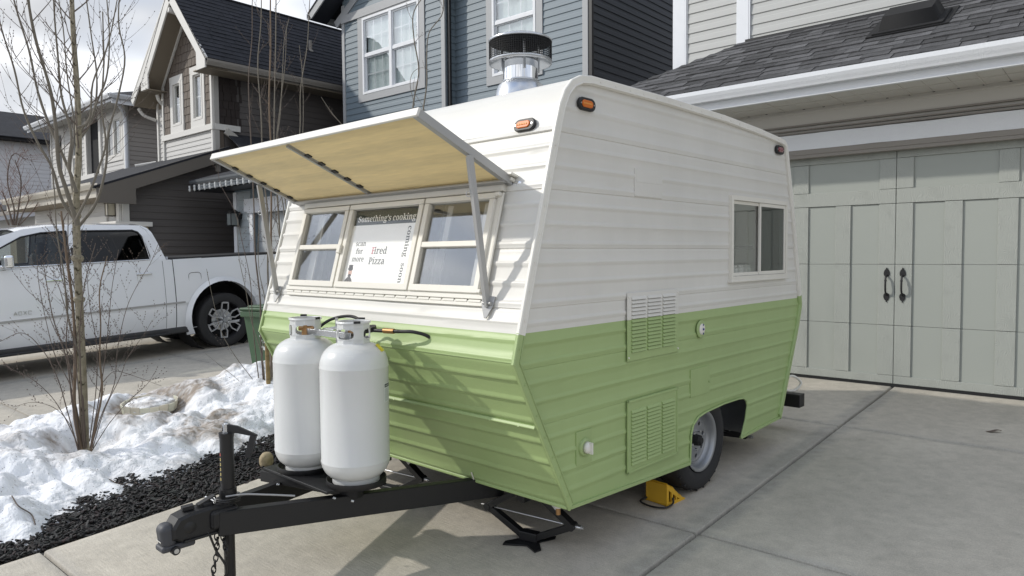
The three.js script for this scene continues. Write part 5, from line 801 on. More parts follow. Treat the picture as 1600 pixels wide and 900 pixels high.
// ---------------------------------------------------------------- propane cylinders on the tongue
function propane(name, label, lx, ly, lz, turn, sticker) {
  const t = thing(name, label, 'gas cylinder', toW([lx, ly, lz]), TR + turn, 'propane cylinders on the trailer tongue'); const R = .170;
  mk(t, 'foot_ring', lathe([[.112, 0], [.118, 0], [.118, .05], [.112, .05]], 40), B.tank);
  mk(t, 'body', smooth(lathe([[0, .014], [.07, .015], [.105, .021], [.132, .034], [.152, .055], [.165, .080], [.1695, .098], [R, .103], [R, .106], [R + .0018, .109], [R + .0018, .113], [R, .116], [R, .120], [R, .34], [R, .571], [R, .575], [R + .0018, .578], [R + .0018, .583], [R, .586], [R, .590], [.1688, .604], [.165, .620], [.158, .640], [.146, .660], [.128, .678], [.104, .692], [.07, .702], [0, .706]], 64), 1.0), B.tank);
  const r = .083, c = 2 * Math.PI * r, H = .118, hole = (a, w, y0, y1) => { const q = []; for (let i = 0; i < 16; i++) { const th = i / 16 * 2 * Math.PI, k = 3; const cx = Math.sign(Math.cos(th)) * Math.pow(Math.abs(Math.cos(th)), 2 / k), sy = Math.sign(Math.sin(th)) * Math.pow(Math.abs(Math.sin(th)), 2 / k); q.push([a + cx * w / 2, (y0 + y1) / 2 + sy * (y1 - y0) / 2]); } return q; };
  const ys = [0]; for (let i = 1; i <= 30; i++) ys.push(H * i / 30);
  const ho = [hole(c * .30, .105, .038, .082), hole(c * .52, .030, .032, .086), hole(c * .62, .034, .03, .088), hole(c * .80, .11, .035, .085), hole(c * .06, .06, .035, .085)];
  const wall = rr => sheet([[[0, 0], [c, 0], [c, H], [0, H]], ...ho], ys, (a, y) => { const th = a / r; return [Math.cos(th) * rr, .686 + y, -Math.sin(th) * rr]; }, 10);
  const rimH = []; for (const h of ho) for (let i = 0; i < h.length; i++) { const a = h[i], b = h[(i + 1) % h.length], P = (p, rr) => [Math.cos(p[0] / r) * rr, .686 + p[1], -Math.sin(p[0] / r) * rr]; rimH.push([P(a, r), P(b, r), P(b, r - .004), P(a, r - .004)]); }
  mk(t, 'collar', [wall(r), wall(r - .004), quadGeo(rimH), lathe([[r - .006, .800], [r - .006, .808], [r + .003, .808], [r + .003, .798]], 40)], B.tank);
  mk(t, 'valve', [cy(.018, .022, .05, 0, .72, 0), cy(.014, .014, .05, 0, .755, 0), rod([0, .748, 0], [.052, .748, 0], .015, 12), rod([0, .748, 0], [-.035, .748, 0], .012, 12)], B.brass); mk(t, 'valve_knob', [cy(.024, .024, .016, 0, .79, 0, undefined, 10), rod([.05, .748, 0], [.075, .748, 0], .02, 14)], B.blackPlastic);
  mk(t, 'collar_clip', [rb(.034, .012, .012, Math.cos(2.0) * r, .812, -Math.sin(2.0) * r, .003, [0, 2.0 + 1.57, 0]), rb(.034, .012, .012, Math.cos(-.4) * r, .806, -Math.sin(-.4) * r, .003, [0, 1.2, 0])], B.blackPlastic);
  if (sticker) {
    const arc = (rr, y0, y1, a, w) => new THREE.CylinderGeometry(rr, rr, y1 - y0, 10, 1, true, a, w).translate(0, (y0 + y1) / 2, 0);
    mk(t, 'data_label', arc(R + .0012, .405, .500, 1.96, .40), LBL.tank, null, true);
    const g = new THREE.CylinderGeometry(.118, .150, .0345, 10, 1, true, 2.05, .55); g.translate(0, .6715, 0); mk(t, 'warning_sticker', g.translate(0, .002, 0), mat([.72, .62, .02], .5));
  }
  return t;
}
propane('propane_cylinder', 'white propane cylinder nearer the camera, with a yellow sticker on its shoulder', -.852, .386, 2.06, 0, true);
propane('propane_cylinder', 'white propane cylinder further left, partly hidden by its twin', -1.235, .386, 2.10, .7, false);
{ // hold-down bar, regulator and hoses between the two cylinders
  const t = thing('gas_regulator', 'galvanised hold-down bar with regulator and black gas hoses between the propane cylinders', 'regulator', toW([-1.06, 1.12, 2.04]), TR);
  mk(t, 'hold_down_bar', [bar([-.20, 0, .05], [.24, 0, .045], .030, .032), rb(.10, .006, .07, 0, .02, 0, .002)], B.galv); mk(t, 'wing_nut', [cy(.008, .008, .06, 0, .045, -.02), bx(.07, .006, .016, 0, .028, -.02, [0, .5, .15])], B.steel);
  mk(t, 'regulator_body', [cy(.04, .04, .025, .13, .015, -.13, [.2, 0, 0]), rod([.16, .01, -.13], [.33, .012, -.17], .010)], B.blackPlastic);
  mk(t, 'hose', [tube([[-.15, .0, .02], [-.12, .055, -.06], [-.02, .075, -.12], [.10, .04, -.14]], .0085, 30, 8), tube([[.33, .012, -.17], [.42, .012, -.20], [.47, -.02, -.26], [.48, -.12, -.30], [.46, -.3, -.42]], .009, 30, 8)], B.blackPlastic);
  mk(t, 'brass_fitting', [rod([.235, .012, -.147], [.30, .012, -.163], .014, 8), rod([-.17, 0, .02], [-.14, .02, .0], .012, 8)], B.brass);
}
{ // coupler lock
  const t = thing('coupler_lock', 'dark grey padlock clamped on the front of the trailer coupler', 'lock', toW([XC, .195, 2.885]), TR);
  mk(t, 'lock_body', [rb(.085, .115, .066, 0, .075, 0, .03, [.12, 0, 0], 4), rb(.085, .03, .15, 0, .022, -.04, .012)], mat([.05, .052, .06], .55)); mk(t, 'lock_cylinder', cy(.019, .019, .03, .042, .012, -.02, [0, 0, Math.PI / 2], 20), B.blackPlastic); mk(t, 'keyhole', [cy(.011, .011, .004, .059, .012, -.02, [0, 0, Math.PI / 2], 16)], B.steel); mk(t, 'printed_mark', [bx(.040, .004, .001, .006, .058, .0345, [.1, 0, -.05]), bx(.004, .010, .001, -.018, .060, .034, [.1, 0, 0])], B.trimWhite);
}
{ // wheel chocks
  const p = toW([-.12, 0, .30]); p[1] = gy(p[2]);
  const t = thing('wheel_chock', 'yellow plastic chock wedged in front of the trailer wheel', 'wheel chock', p, TR - .12);
  const prof = [[-.075, .0], [-.075, .125], [-.060, .128], [-.005, .085], [.045, .040], [.105, .012], [.105, 0]];
  const wall = x => extr(prof.map(([a, y]) => [a, y]), .010, .001, [[[-.058, .02], [-.058, .095], [-.03, .075], [-.03, .02]], [[-.018, .02], [-.018, .065], [.012, .045], [.012, .02]], [[.024, .018], [.024, .035], [.05, .022]]]).applyMatrix4(new THREE.Matrix4().makeRotationY(Math.PI / 2).setPosition(x, 0, 0));
  mk(t, 'chock_body', [wall(-.08), wall(.07), bxx(-.075, .075, 0, .128, .062, .074), ...[[-.068, .122], [-.02, .096], [.02, .060], [.06, .030]].map(([a, y]) => bx(.15, .008, .045, 0, y - .002, -a - .012, [-.75, 0, 0])), bxx(-.075, .075, 0, .008, -.105, .07), bxx(-.004, .004, .01, .10, -.02, .07)], B.yellow);
  mk(t, 'rope', tube([[-.07, .02, .08], [-.08, .008, .13], [-.02, .006, .155], [.05, .006, .15], [.10, .008, .11], [.10, .02, .04], [.082, .04, .02]], .006, 40, 8), B.black);
}

// ---------------------------------------------------------------- pickup truck (local frame: x = 0 centre line, +x the side we see, z forward, origin below the rear axle)
{
  const T = thing('pickup_truck', 'white crew cab pickup parked on the neighbouring driveway', 'pickup truck', [-12.0, gy(-5.62), -5.62]); T.rotation.x = Math.atan(.0468);
  const wb = 3.67, body = [[-1.16, .52], [-1.20, .60], [-1.20, 1.40], [-1.17, 1.445], [.80, 1.455], [.90, 1.46], [3.05, 1.44], [3.9, 1.36], [4.45, 1.22], [4.60, 1.05], [4.62, .55], [4.50, .42], [4.2, .40], [.60, .375], [-.50, .42], [-.9, .50]];
  const archP = (cx, r, s = 1) => { const p = []; for (let i = 0; i <= 24; i++) { const a = Math.PI * (1.12 - 1.24 * i / 24); p.push([cx - Math.cos(a) * r * -1, 0.50 + Math.sin(a) * r * 1.02]); } return [...p, [cx + r * .9, .2], [cx - r * .9, .2]]; };
  const xs = y => 1.0 - .035 * Math.pow(Math.max(0, (y - .85) / .6), 2) - .07 * Math.pow(Math.max(0, (.80 - y) / .42), 2) - .012 * sstep(.78, .74, y);
  const ysB = []; for (let y = .37; y < 1.47; y += .022) ysB.push(y); ysB.push(.375, .40, .42, 1.40, 1.43, 1.445, 1.45, 1.455, 1.46, .755, .765, .775); ysB.sort((a, b) => a - b);
  const U = p => p.map(([z, y]) => [-z, y]);
  for (const s of [1, -1]) {
    const place = (u, y) => [s * xs(y), y, -u], polys = [U(body), U(archP(0, .56)), U(archP(wb, .56))];
    // panel by panel: bed side, rear door, front door, fender with dark shut lines between
    const cut = [[-1.3, .752, 'bed_side'], [.764, .905, 'cab_corner'], [.911, 2.075, 'rear_door'], [2.083, 3.10, 'front_door'], [3.106, 4.7, 'fender']];
    for (const [z0, z1, n] of cut) mk(T, n, smooth(sheet(polys.map(P => clipZ(P, -z1, -z0)).filter(P => P.length > 2), ysB, place, 3), .7), B.truck);
    mk(T, 'shut_line', [.758, .908, 2.079, 3.103].map(z => sheet([U([[z - .01, .5], [z + .01, .5], [z + .01, 1.44], [z - .01, 1.44]])], ysB, (u, y) => [s * (xs(y) - .012), y, -u])), B.dark);
    mk(T, 'body_moulding', [bar([s * 1.0, .765, 3.05], [s * 1.0, .79, -.0 + .62], .012, .028), bar([s * 1.0, .81, .55], [s * .995, .82, .35], .01, .02)].slice(0, 1), B.alu);
    mk(T, 'rocker', [rb(.10, .10, 3.0, s * .90, .36, 2.05, .03)], B.truckTrim); mk(T, 'step_bar', [rb(.12, .035, 2.4, s * .98, .335, 2.1, .015)], B.blackPlastic);
    for (const cx of [0, wb]) { const P = archP(cx, .56).slice(0, 25), P2 = archP(cx, .63).slice(0, 25); const q = []; for (let i = 0; i < 24; i++) { const f = (p, x) => [s * x, p[1], p[0]]; q.push([f(P[i], 1.035), f(P[i + 1], 1.035), f(P2[i + 1], xs(Math.min(1.1, P2[i + 1][1])) + .008), f(P2[i], xs(Math.min(1.1, P2[i][1])) + .008)], [f(P[i], .90), f(P[i + 1], .90), f(P[i + 1], 1.035), f(P[i], 1.035)]); } mk(T, 'wheel_flare', smooth(quadGeo(q), .9), B.truck); }
    mk(T, 'wheel_housing', [0, wb].map(cx => [cy(.60, .60, .5, s * .66, .5, cx, [0, 0, Math.PI / 2], 24, true), bxx(s * .40, s * .42, .2, 1.1, cx - .6, cx + .6)]).flat(), B.dark);
    // greenhouse
    const gh = [[.84, 1.44], [.92, 1.72], [.975, 1.88], [1.03, 1.95], [1.12, 1.985], [1.9, 2.01], [2.3, 2.0], [2.62, 1.965], [2.95, 1.86], [3.32, 1.62], [3.54, 1.44]], tum = y => .955 - .30 * (y - 1.45) - .12 * Math.max(0, y - 1.85);
    const gl1 = [[1.11, 1.475], [1.075, 1.50], [1.07, 1.53], [1.10, 1.70], [1.135, 1.83], [1.17, 1.885], [1.24, 1.915], [2.03, 1.925], [2.06, 1.475]], gl2 = [[2.13, 1.475], [2.11, 1.925], [2.42, 1.91], [2.66, 1.86], [2.97, 1.69], [3.16, 1.53], [3.17, 1.475]];
    const ysG = []; for (let y = 1.44; y < 2.01; y += .018) ysG.push(y); ysG.push(1.475, 1.48, 1.91, 1.915, 1.925, 1.965, 1.985, 2.0, 2.005, 2.01); ysG.sort((a, b) => a - b);
    const pg = (u, y) => [s * tum(y), y, -u]; mk(T, 'cab_side', smooth(sheet([U(gh), U(gl1), U(gl2)], ysG, pg, 2), .7), B.truck);
    mk(T, 'rear_window', smooth(sheet([U(gl1)], ysG, (u, y) => [s * (tum(y) - .014), y, -u], 1), .7), B.tint); mk(T, 'front_window', smooth(sheet([U(gl2)], ysG, (u, y) => [s * (tum(y) - .014), y, -u], 1), .7), B.dimGlass);
    const seal = (P, r) => P.map((p, i) => { const q = P[(i + 1) % P.length]; return rod([s * (tum(p[1]) - .002), p[1], p[0]], [s * (tum(q[1]) - .002), q[1], q[0]], r, 6); });
    mk(T, 'window_seal', [...seal(gl1, .011), ...seal(gl2, .011), bar([s * .925, 1.69, 2.095], [s * .962, 1.47, 2.095], .01, .07)], B.blackPlastic); mk(T, 'belt_moulding', [rod([s * .962, 1.470, 1.08], [s * .962, 1.470, 3.2], .009, 8), rod([s * .962, 1.47, 1.08], [s * .905, 1.82, 1.14], .006, 6)], B.chrome);
    for (const [z, n] of [[1.17, 'door_handle'], [2.34, 'door_handle']]) { mk(T, n, [rb(.030, .032, .21, s * .998, 1.262, z + .02, .012), rb(.012, .05, .06, s * .978, 1.262, z - .06, .01)], B.chrome); }
    mk(T, 'mirror', [rb(.20, .17, .11, s * 1.12, 1.545, 2.90, .035), rb(.12, .05, .08, s * 1.0, 1.48, 2.93, .02)], s > 0 ? B.chrome : B.truck);
    mk(T, 'head_lamp', rb(.25, .16, .12, s * .80, 1.05, 4.52, .03), B.glass); mk(T, 'tail_lamp', rb(.06, .36, .12, s * .93, 1.15, -1.17, .02), B.red);
    function wheel(cz, sx) {
      const w = sub(T, 'wheel', [sx * .86, .436, cz], [0, 0, sx > 0 ? -Math.PI / 2 : Math.PI / 2]);
      mk(w, 'tyre', [lathe([[.300, -.12], [.315, -.135], [.37, -.142], [.415, -.132], [.434, -.11], [.436, .11], [.415, .132], [.37, .142], [.315, .135], [.300, .12]], 56), ...Array.from({ length: 60 }, (_, i) => { const a = i / 60 * 2 * Math.PI; return bx(.012, .07, .014, Math.cos(a) * .432, i % 2 ? .07 : -.07, Math.sin(a) * .432, [0, -a, 0]); })], B.tyre);
      mk(w, 'rim', [lathe([[.272, .02], [.286, .10], [.296, .125], [.303, .130], [.305, .12], [.295, .05], [.295, -.12]], 48)], B.blackPlastic);
      mk(w, 'rim_back', cy(.27, .27, .01, 0, -.03, 0), B.dark);
      for (let i = 0; i < 6; i++) { const a = i / 6 * 2 * Math.PI + .1, at = (r, t) => [Math.cos(a + t) * r, .105 - .02 * (1 - r / .27), Math.sin(a + t) * r]; // forked spokes
        mk(w, 'spoke', [bar(at(.03, 0), at(.12, .16), .022, .03), bar(at(.03, 0), at(.12, -.16), .022, .03), bar(at(.115, .15), at(.19, .30), .018, .026), bar(at(.115, -.15), at(.19, -.30), .018, .026), bar(at(.185, .30), at(.292, .17), .020, .022), bar(at(.185, -.30), at(.292, -.17), .020, .022), bar(at(.284, .18), at(.284, -.18), .03, .018)], B.rimDark); mk(w, 'lug_nut', cy(.011, .013, .03, Math.cos(a) * .062, .115, Math.sin(a) * .062, undefined, 6), B.chrome); }
      mk(w, 'hub_cap', cy(.036, .042, .03, 0, .115, 0, undefined, 24), B.rim); mk(w, 'brake_disc', cy(.17, .17, .02, 0, .0, 0), B.steel);
    }
    wheel(0, s); wheel(wb, s);
  }
  mk(T, 'fuel_door', [...[0].map(() => { const P = []; for (let i = 0; i < 28; i++) { const a = i / 28 * 2 * Math.PI, k = 4; P.push([Math.sign(Math.cos(a)) * Math.pow(Math.abs(Math.cos(a)), 2 / k) * .098, Math.sign(Math.sin(a)) * Math.pow(Math.abs(Math.sin(a)), 2 / k) * .085]); } return P.map((p, i) => { const q = P[(i + 1) % P.length]; return rod([.990, 1.15 + p[1], .44 + p[0]], [.990, 1.15 + q[1], .44 + q[0]], .0035, 4); }); }).flat()], B.truckTrim);
  mk(T, 'door_badge', [...[0, 1, 2, 3].flatMap(i => { const z = 2.86 - i * .055, b = (y0, z0, y1, z1) => bar([1.003, .84 + y0, z - z0], [1.003, .84 + y1, z - z1], .006, .009); return i === 0 ? [b(0, 0, .045, .018), b(.045, .018, 0, .036), b(.015, .006, .015, .03)] : i === 2 ? [b(0, 0, .045, .034), b(.045, 0, 0, .034)] : [b(0, 0, .045, 0), b(.045, 0, .045, .034), b(0, 0, 0, .034), b(.045, .034, i === 3 ? .03 : 0, .034)]; })], B.steel);
  // roof, hood, glass front and back, bed
  const ghTop = [[.975, 1.88], [1.03, 1.95], [1.12, 1.985], [1.9, 2.01], [2.3, 2.0], [2.62, 1.965], [2.72, 1.935]], yE = z => { for (let i = 0; i + 1 < ghTop.length; i++) if (z <= ghTop[i + 1][0]) return lerp(ghTop[i][1], ghTop[i + 1][1], clamp((z - ghTop[i][0]) / (ghTop[i + 1][0] - ghTop[i][0]), 0, 1)); return 1.935; };
  const roofQ = [], rz = [.975, 1.0, 1.03, 1.07, 1.12, 1.3, 1.6, 1.9, 2.1, 2.3, 2.5, 2.62, 2.72]; for (let i = 0; i < 16; i++) for (let j = 0; j + 1 < rz.length; j++) { const P = (a, z) => { const y = yE(z), xe = .955 - .30 * (y - 1.45) - .12 * Math.max(0, y - 1.85), f = a / 8 - 1; return [f * xe, y - .012 + .05 * (1 - Math.pow(Math.abs(f), 3)) + .012 * Math.abs(f), z]; }; roofQ.push([P(i, rz[j]), P(i, rz[j + 1]), P(i + 1, rz[j + 1]), P(i + 1, rz[j])]); }
  mk(T, 'roof', smooth(quadGeo(roofQ), 1), B.truck);
  mk(T, 'windshield', quadGeo([[[-.79, 1.945, 2.70], [.79, 1.945, 2.70], [.93, 1.45, 3.52], [-.93, 1.45, 3.52]]]), B.dimGlass); mk(T, 'back_glass', [quadGeo([[[.72, 1.50, .86], [-.72, 1.50, .86], [-.66, 1.88, 1.02], [.66, 1.88, 1.02]]])], B.tint);
  mk(T, 'cab_back', [quadGeo([[[.955, .6, .80], [-.955, .6, .80], [-.955, 1.5, .82], [.955, 1.5, .82]], [[.95, 1.46, .83], [.72, 1.46, .85], [.66, 1.9, 1.03], [.82, 1.92, 1.06]], [[-.95, 1.46, .83], [-.72, 1.46, .85], [-.66, 1.9, 1.03], [-.82, 1.92, 1.06]], [[.82, 1.9, 1.03], [-.82, 1.9, 1.03], [-.80, 1.97, 1.12], [.80, 1.97, 1.12]]])], B.truck);
  mk(T, 'hood', [quadGeo([[[-.95, 1.44, 3.48], [.95, 1.44, 3.48], [.9, 1.30, 4.45], [-.9, 1.30, 4.45]], [[-.9, 1.30, 4.45], [.9, 1.30, 4.45], [.95, 1.0, 4.6], [-.95, 1.0, 4.6]]])], B.truck); mk(T, 'grille', [rb(1.3, .5, .08, 0, .95, 4.58, .03), rb(1.95, .22, .16, 0, .58, 4.6, .05)], B.chrome);
  mk(T, 'bed_cover', [rb(1.80, .035, 1.93, 0, 1.462, -.20, .012), rb(.06, .03, 1.95, .93, 1.452, -.20, .01), rb(.06, .03, 1.95, -.93, 1.452, -.20, .01)], B.blackMatte); mk(T, 'tailgate', [rb(1.86, .62, .05, 0, 1.10, -1.17, .02)], B.truck); mk(T, 'rear_bumper', [rb(1.9, .2, .16, 0, .62, -1.26, .05)], B.chrome);
  mk(T, 'underbody', [bxx(-.80, .80, .42, .55, -1.1, 4.4), rod([-.8, .42, 0], [.8, .42, 0], .05), cy(.08, .08, .8, .3, .36, -.4, [Math.PI / 2, 0, 0])], B.dark);
  mk(T, 'seat', [...[[.40, 2.25], [-.40, 2.25], [.40, 1.35], [-.40, 1.35]].flatMap(([x, z]) => [rb(.52, .16, .5, x, 1.0, z + .2, .06), rb(.50, .62, .14, x, 1.32, z - .08, .06, [-.15, 0, 0]), rb(.26, .18, .10, x, 1.70, z - .14, .04)])], mat([.06, .058, .055], .8)); mk(T, 'dashboard', [rb(1.7, .3, .4, 0, 1.30, 3.1, .08), new THREE.TorusGeometry(.18, .018, 8, 24).rotateX(-.4).translate(.40, 1.42, 2.82)], B.blackMatte);
}
function clipZ(P, a, b) { // clip polygon to a <= u <= b
  const side = (Q, f, g) => { const out = []; for (let i = 0; i < Q.length; i++) { const p = Q[i], q = Q[(i + 1) % Q.length], fp = f(p), fq = f(q); if (fp >= 0) out.push(p); if ((fp >= 0) !== (fq >= 0)) { const t = fp / (fp - fq); out.push([lerp(p[0], q[0], t), lerp(p[1], q[1], t)]); } } return out; };
  return side(side(P, p => p[0] - a), p => b - p[0]);
}
// ---------------------------------------------------------------- wheelie bin, rock, edging ring, stake
{
  const t = thing('wheelie_bin', 'green wheelie bin standing beside the pickup behind the trailer corner', 'bin', [-7.30, gy(-4.40), -4.40], .35);
  const sh = []; for (const [y0, y1] of [[.10, .86]]) { const P = (y, k) => { const w = lerp(.21, .27, (y - .1) / .76), d = lerp(.24, .33, (y - .1) / .76); return [[-w, y, -d], [w, y, -d], [w, y, d], [-w, y, d]]; }; const a = P(y0), b = P(y1); for (let i = 0; i < 4; i++) { const j = (i + 1) % 4; sh.push([a[i], a[j], b[j], b[i]]); } sh.push(a); }
  mk(t, 'body', quadGeo(sh), B.bin); mk(t, 'rim', [rb(.60, .07, .72, 0, .875, 0, .015)], B.bin); mk(t, 'lid', [rb(.60, .03, .74, 0, .928, .0, .012), rb(.50, .03, .6, 0, .95, 0, .014)], B.bin); mk(t, 'handle', [rod([-.24, .90, -.40], [.24, .90, -.40], .016), rb(.04, .05, .08, -.22, .89, -.37, .01), rb(.04, .05, .08, .22, .89, -.37, .01)], B.bin);
  for (const s of [-1, 1]) mk(t, 'wheel', cy(.11, .11, .05, s * .25, .11, -.26, [0, 0, Math.PI / 2], 20), B.blackMatte);
  const R = rng(8), mk2 = []; for (let i = 0; i < 14; i++) { const x = -.06 + R() * .12, y = .48 + R() * .24; mk2.push(bx(.02 + R() * .03, .012 + R() * .025, .003, x - .02, y, lerp(.24, .33, (y - .1) / .76) + .004, [-.118, 0, R() * 1.2])); } mk(t, 'printed_mark', mk2, mat([.7, .72, .7], .6), 'white printed marks');
}
{ const g = new THREE.IcosahedronGeometry(.06, 4), p = g.attributes.position; for (let i = 0; i < p.count; i++) { const v = new THREE.Vector3().fromBufferAttribute(p, i), k = 1 + (fbm3(v.x * 22 + 3, v.y * 22, v.z * 22, 3, 4) - .5) * .35; p.setXYZ(i, v.x * k * .85, v.y * k * 1.12, v.z * k * .95); } g.computeVertexNormals(); const t = thing('rock', 'tan rounded rock at the snow edge on the black mulch', 'rock', [-4.93, gy(-2.80) + .035, -2.80], .4); mk(t, 'stone', smooth(g, 1.2), mat([.36, .29, .18], .85, { bumpMap: tSnow, bumpScale: .006 })); }
{
  const t = thing('edging_ring', 'cream plastic tree ring half buried in the dirty snow', 'tree ring', [-7.02, gy(-2.80) + .135, -2.80], .3); t.rotation.z = -.05; t.rotation.x = .06;
  for (let i = 0; i < 18; i++) { const a0 = i / 18 * 2 * Math.PI, a1 = a0 + .335, q = [], P = (a, r, y) => [Math.cos(a) * r, y, Math.sin(a) * r]; const w = .25, h = .085, hh = k => h + .006 * Math.sin(k * 5.1); q.push([P(a0, w * .94, 0), P(a1, w * .94, 0), P(a1, w, hh(i)), P(a0, w, hh(i))], [P(a0, w, hh(i)), P(a1, w, hh(i)), P(a1, w - .012, hh(i)), P(a0, w - .012, hh(i))], [P(a0, w * .94 - .012, 0), P(a1, w * .94 - .012, 0), P(a1, w - .012, hh(i)), P(a0, w - .012, hh(i))]); mk(t, 'panel', quadGeo(q), mat([.62 - .02 * (i % 3), .57, .46], .6)); }
  const g = new THREE.SphereGeometry(.22, 40, 20, 0, 6.283, 0, 1.57), p = g.attributes.position, col = []; for (let i = 0; i < p.count; i++) { const x = p.getX(i), y = p.getY(i), z = p.getZ(i), k = 1 + (fbm3(x * 14, y * 14, z * 14, 4, 6) - .5) * .5; p.setXYZ(i, x * k, .03 + y * k * .42, z * k); const d = .4 * sstep(.4, .7, fbm3(x * 12 + 4, y * 12, z * 12, 4, 9)); col.push(1 - d, .99 - d * 1.06, .97 - d * 1.1); } g.setAttribute('color', new THREE.BufferAttribute(new Float32Array(col), 3)); g.computeVertexNormals(); mk(t, 'snow_fill', g, B.snow);
}
// ---------------------------------------------------------------- bare trees
// every stem is a tapered tube through measured points; twigs with buds grow from it
const camP = new THREE.Vector3(0, 1.7177, 0);
function taper(pts, r0, r1, n = 7, seg = 3, wob = 0, R) {
  if (R) pts = pts.map((p, i) => i < 1 || r0 > .03 ? p : [p[0] + (R() - .5) * .045, p[1], p[2] + (R() - .5) * .045]);
  const c = new THREE.CatmullRomCurve3(pts.map(V)), N = Math.max(4, Math.round(pts.length * seg)), pos = [], uv = [], idx = []; let up = new THREE.Vector3(.3, .1, .95).normalize();
  const L = c.getLength();
  for (let i = 0; i <= N; i++) { const t = i / N, p = c.getPoint(t), d = c.getTangent(t); const s = new THREE.Vector3().crossVectors(d, up).normalize(), u = new THREE.Vector3().crossVectors(s, d); const r = lerp(r0, r1, Math.pow(t, .85)) * (1 + (R ? (R() - .5) * wob : 0)); for (let k = 0; k <= n; k++) { const a = k / n * 2 * Math.PI; const q = p.clone().addScaledVector(s, Math.cos(a) * r).addScaledVector(u, Math.sin(a) * r); pos.push(q.x, q.y, q.z); uv.push(k / n, t * L * 1.4); } }
  for (let i = 0; i < N; i++) for (let k = 0; k < n; k++) { const a = i * (n + 1) + k, b = a + n + 1; idx.push(a, b, a + 1, a + 1, b, b + 1); }
  const g = new THREE.BufferGeometry(); g.setAttribute('position', new THREE.BufferAttribute(new Float32Array(pos), 3)); g.setAttribute('uv', new THREE.BufferAttribute(new Float32Array(uv), 2)); g.setIndex(idx); g.computeVertexNormals(); return { g, c };
}
function twigs(c, R, n, t0, t1, len, r, out, buds, depth = 1) {
  for (let i = 0; i < n; i++) {
    const t = lerp(t0, t1, (i + R() * .9) / n), p = c.getPoint(t), d = c.getTangent(t), az = R() * 6.28, L = len * (.5 + R() * .9) * (1 - .4 * t);
    const side = new THREE.Vector3(Math.cos(az), 0, Math.sin(az)); let dir = d.clone().multiplyScalar(.75).addScaledVector(side, .55 + R() * .35).normalize(); const pts = [p.toArray()]; let q = p.clone();
    const k = 5; for (let s = 0; s < k; s++) { dir.y += .11; dir.x += (R() - .5) * .22; dir.z += (R() - .5) * .22; dir.normalize(); q = q.clone().addScaledVector(dir, L / k); pts.push(q.toArray()); if (R() < .75) { const b = new THREE.OctahedronGeometry(.0038, 0); b.scale(1, 2.0, 1); b.applyMatrix4(new THREE.Matrix4().makeRotationFromQuaternion(new THREE.Quaternion().setFromUnitVectors(new THREE.Vector3(0, 1, 0), dir)).setPosition(q.clone().add(new THREE.Vector3((R() - .5) * .012, .006, (R() - .5) * .012)))); buds.push(b); } }
    const tw = taper(pts, r, r * .35, 5, 2); out.push(tw.g); if (depth > 0 && R() < .7) twigs(tw.c, R, 1 + Math.floor(R() * 3), .25, .85, len * .55, r * .6, out, buds, depth - 1);
  }
}
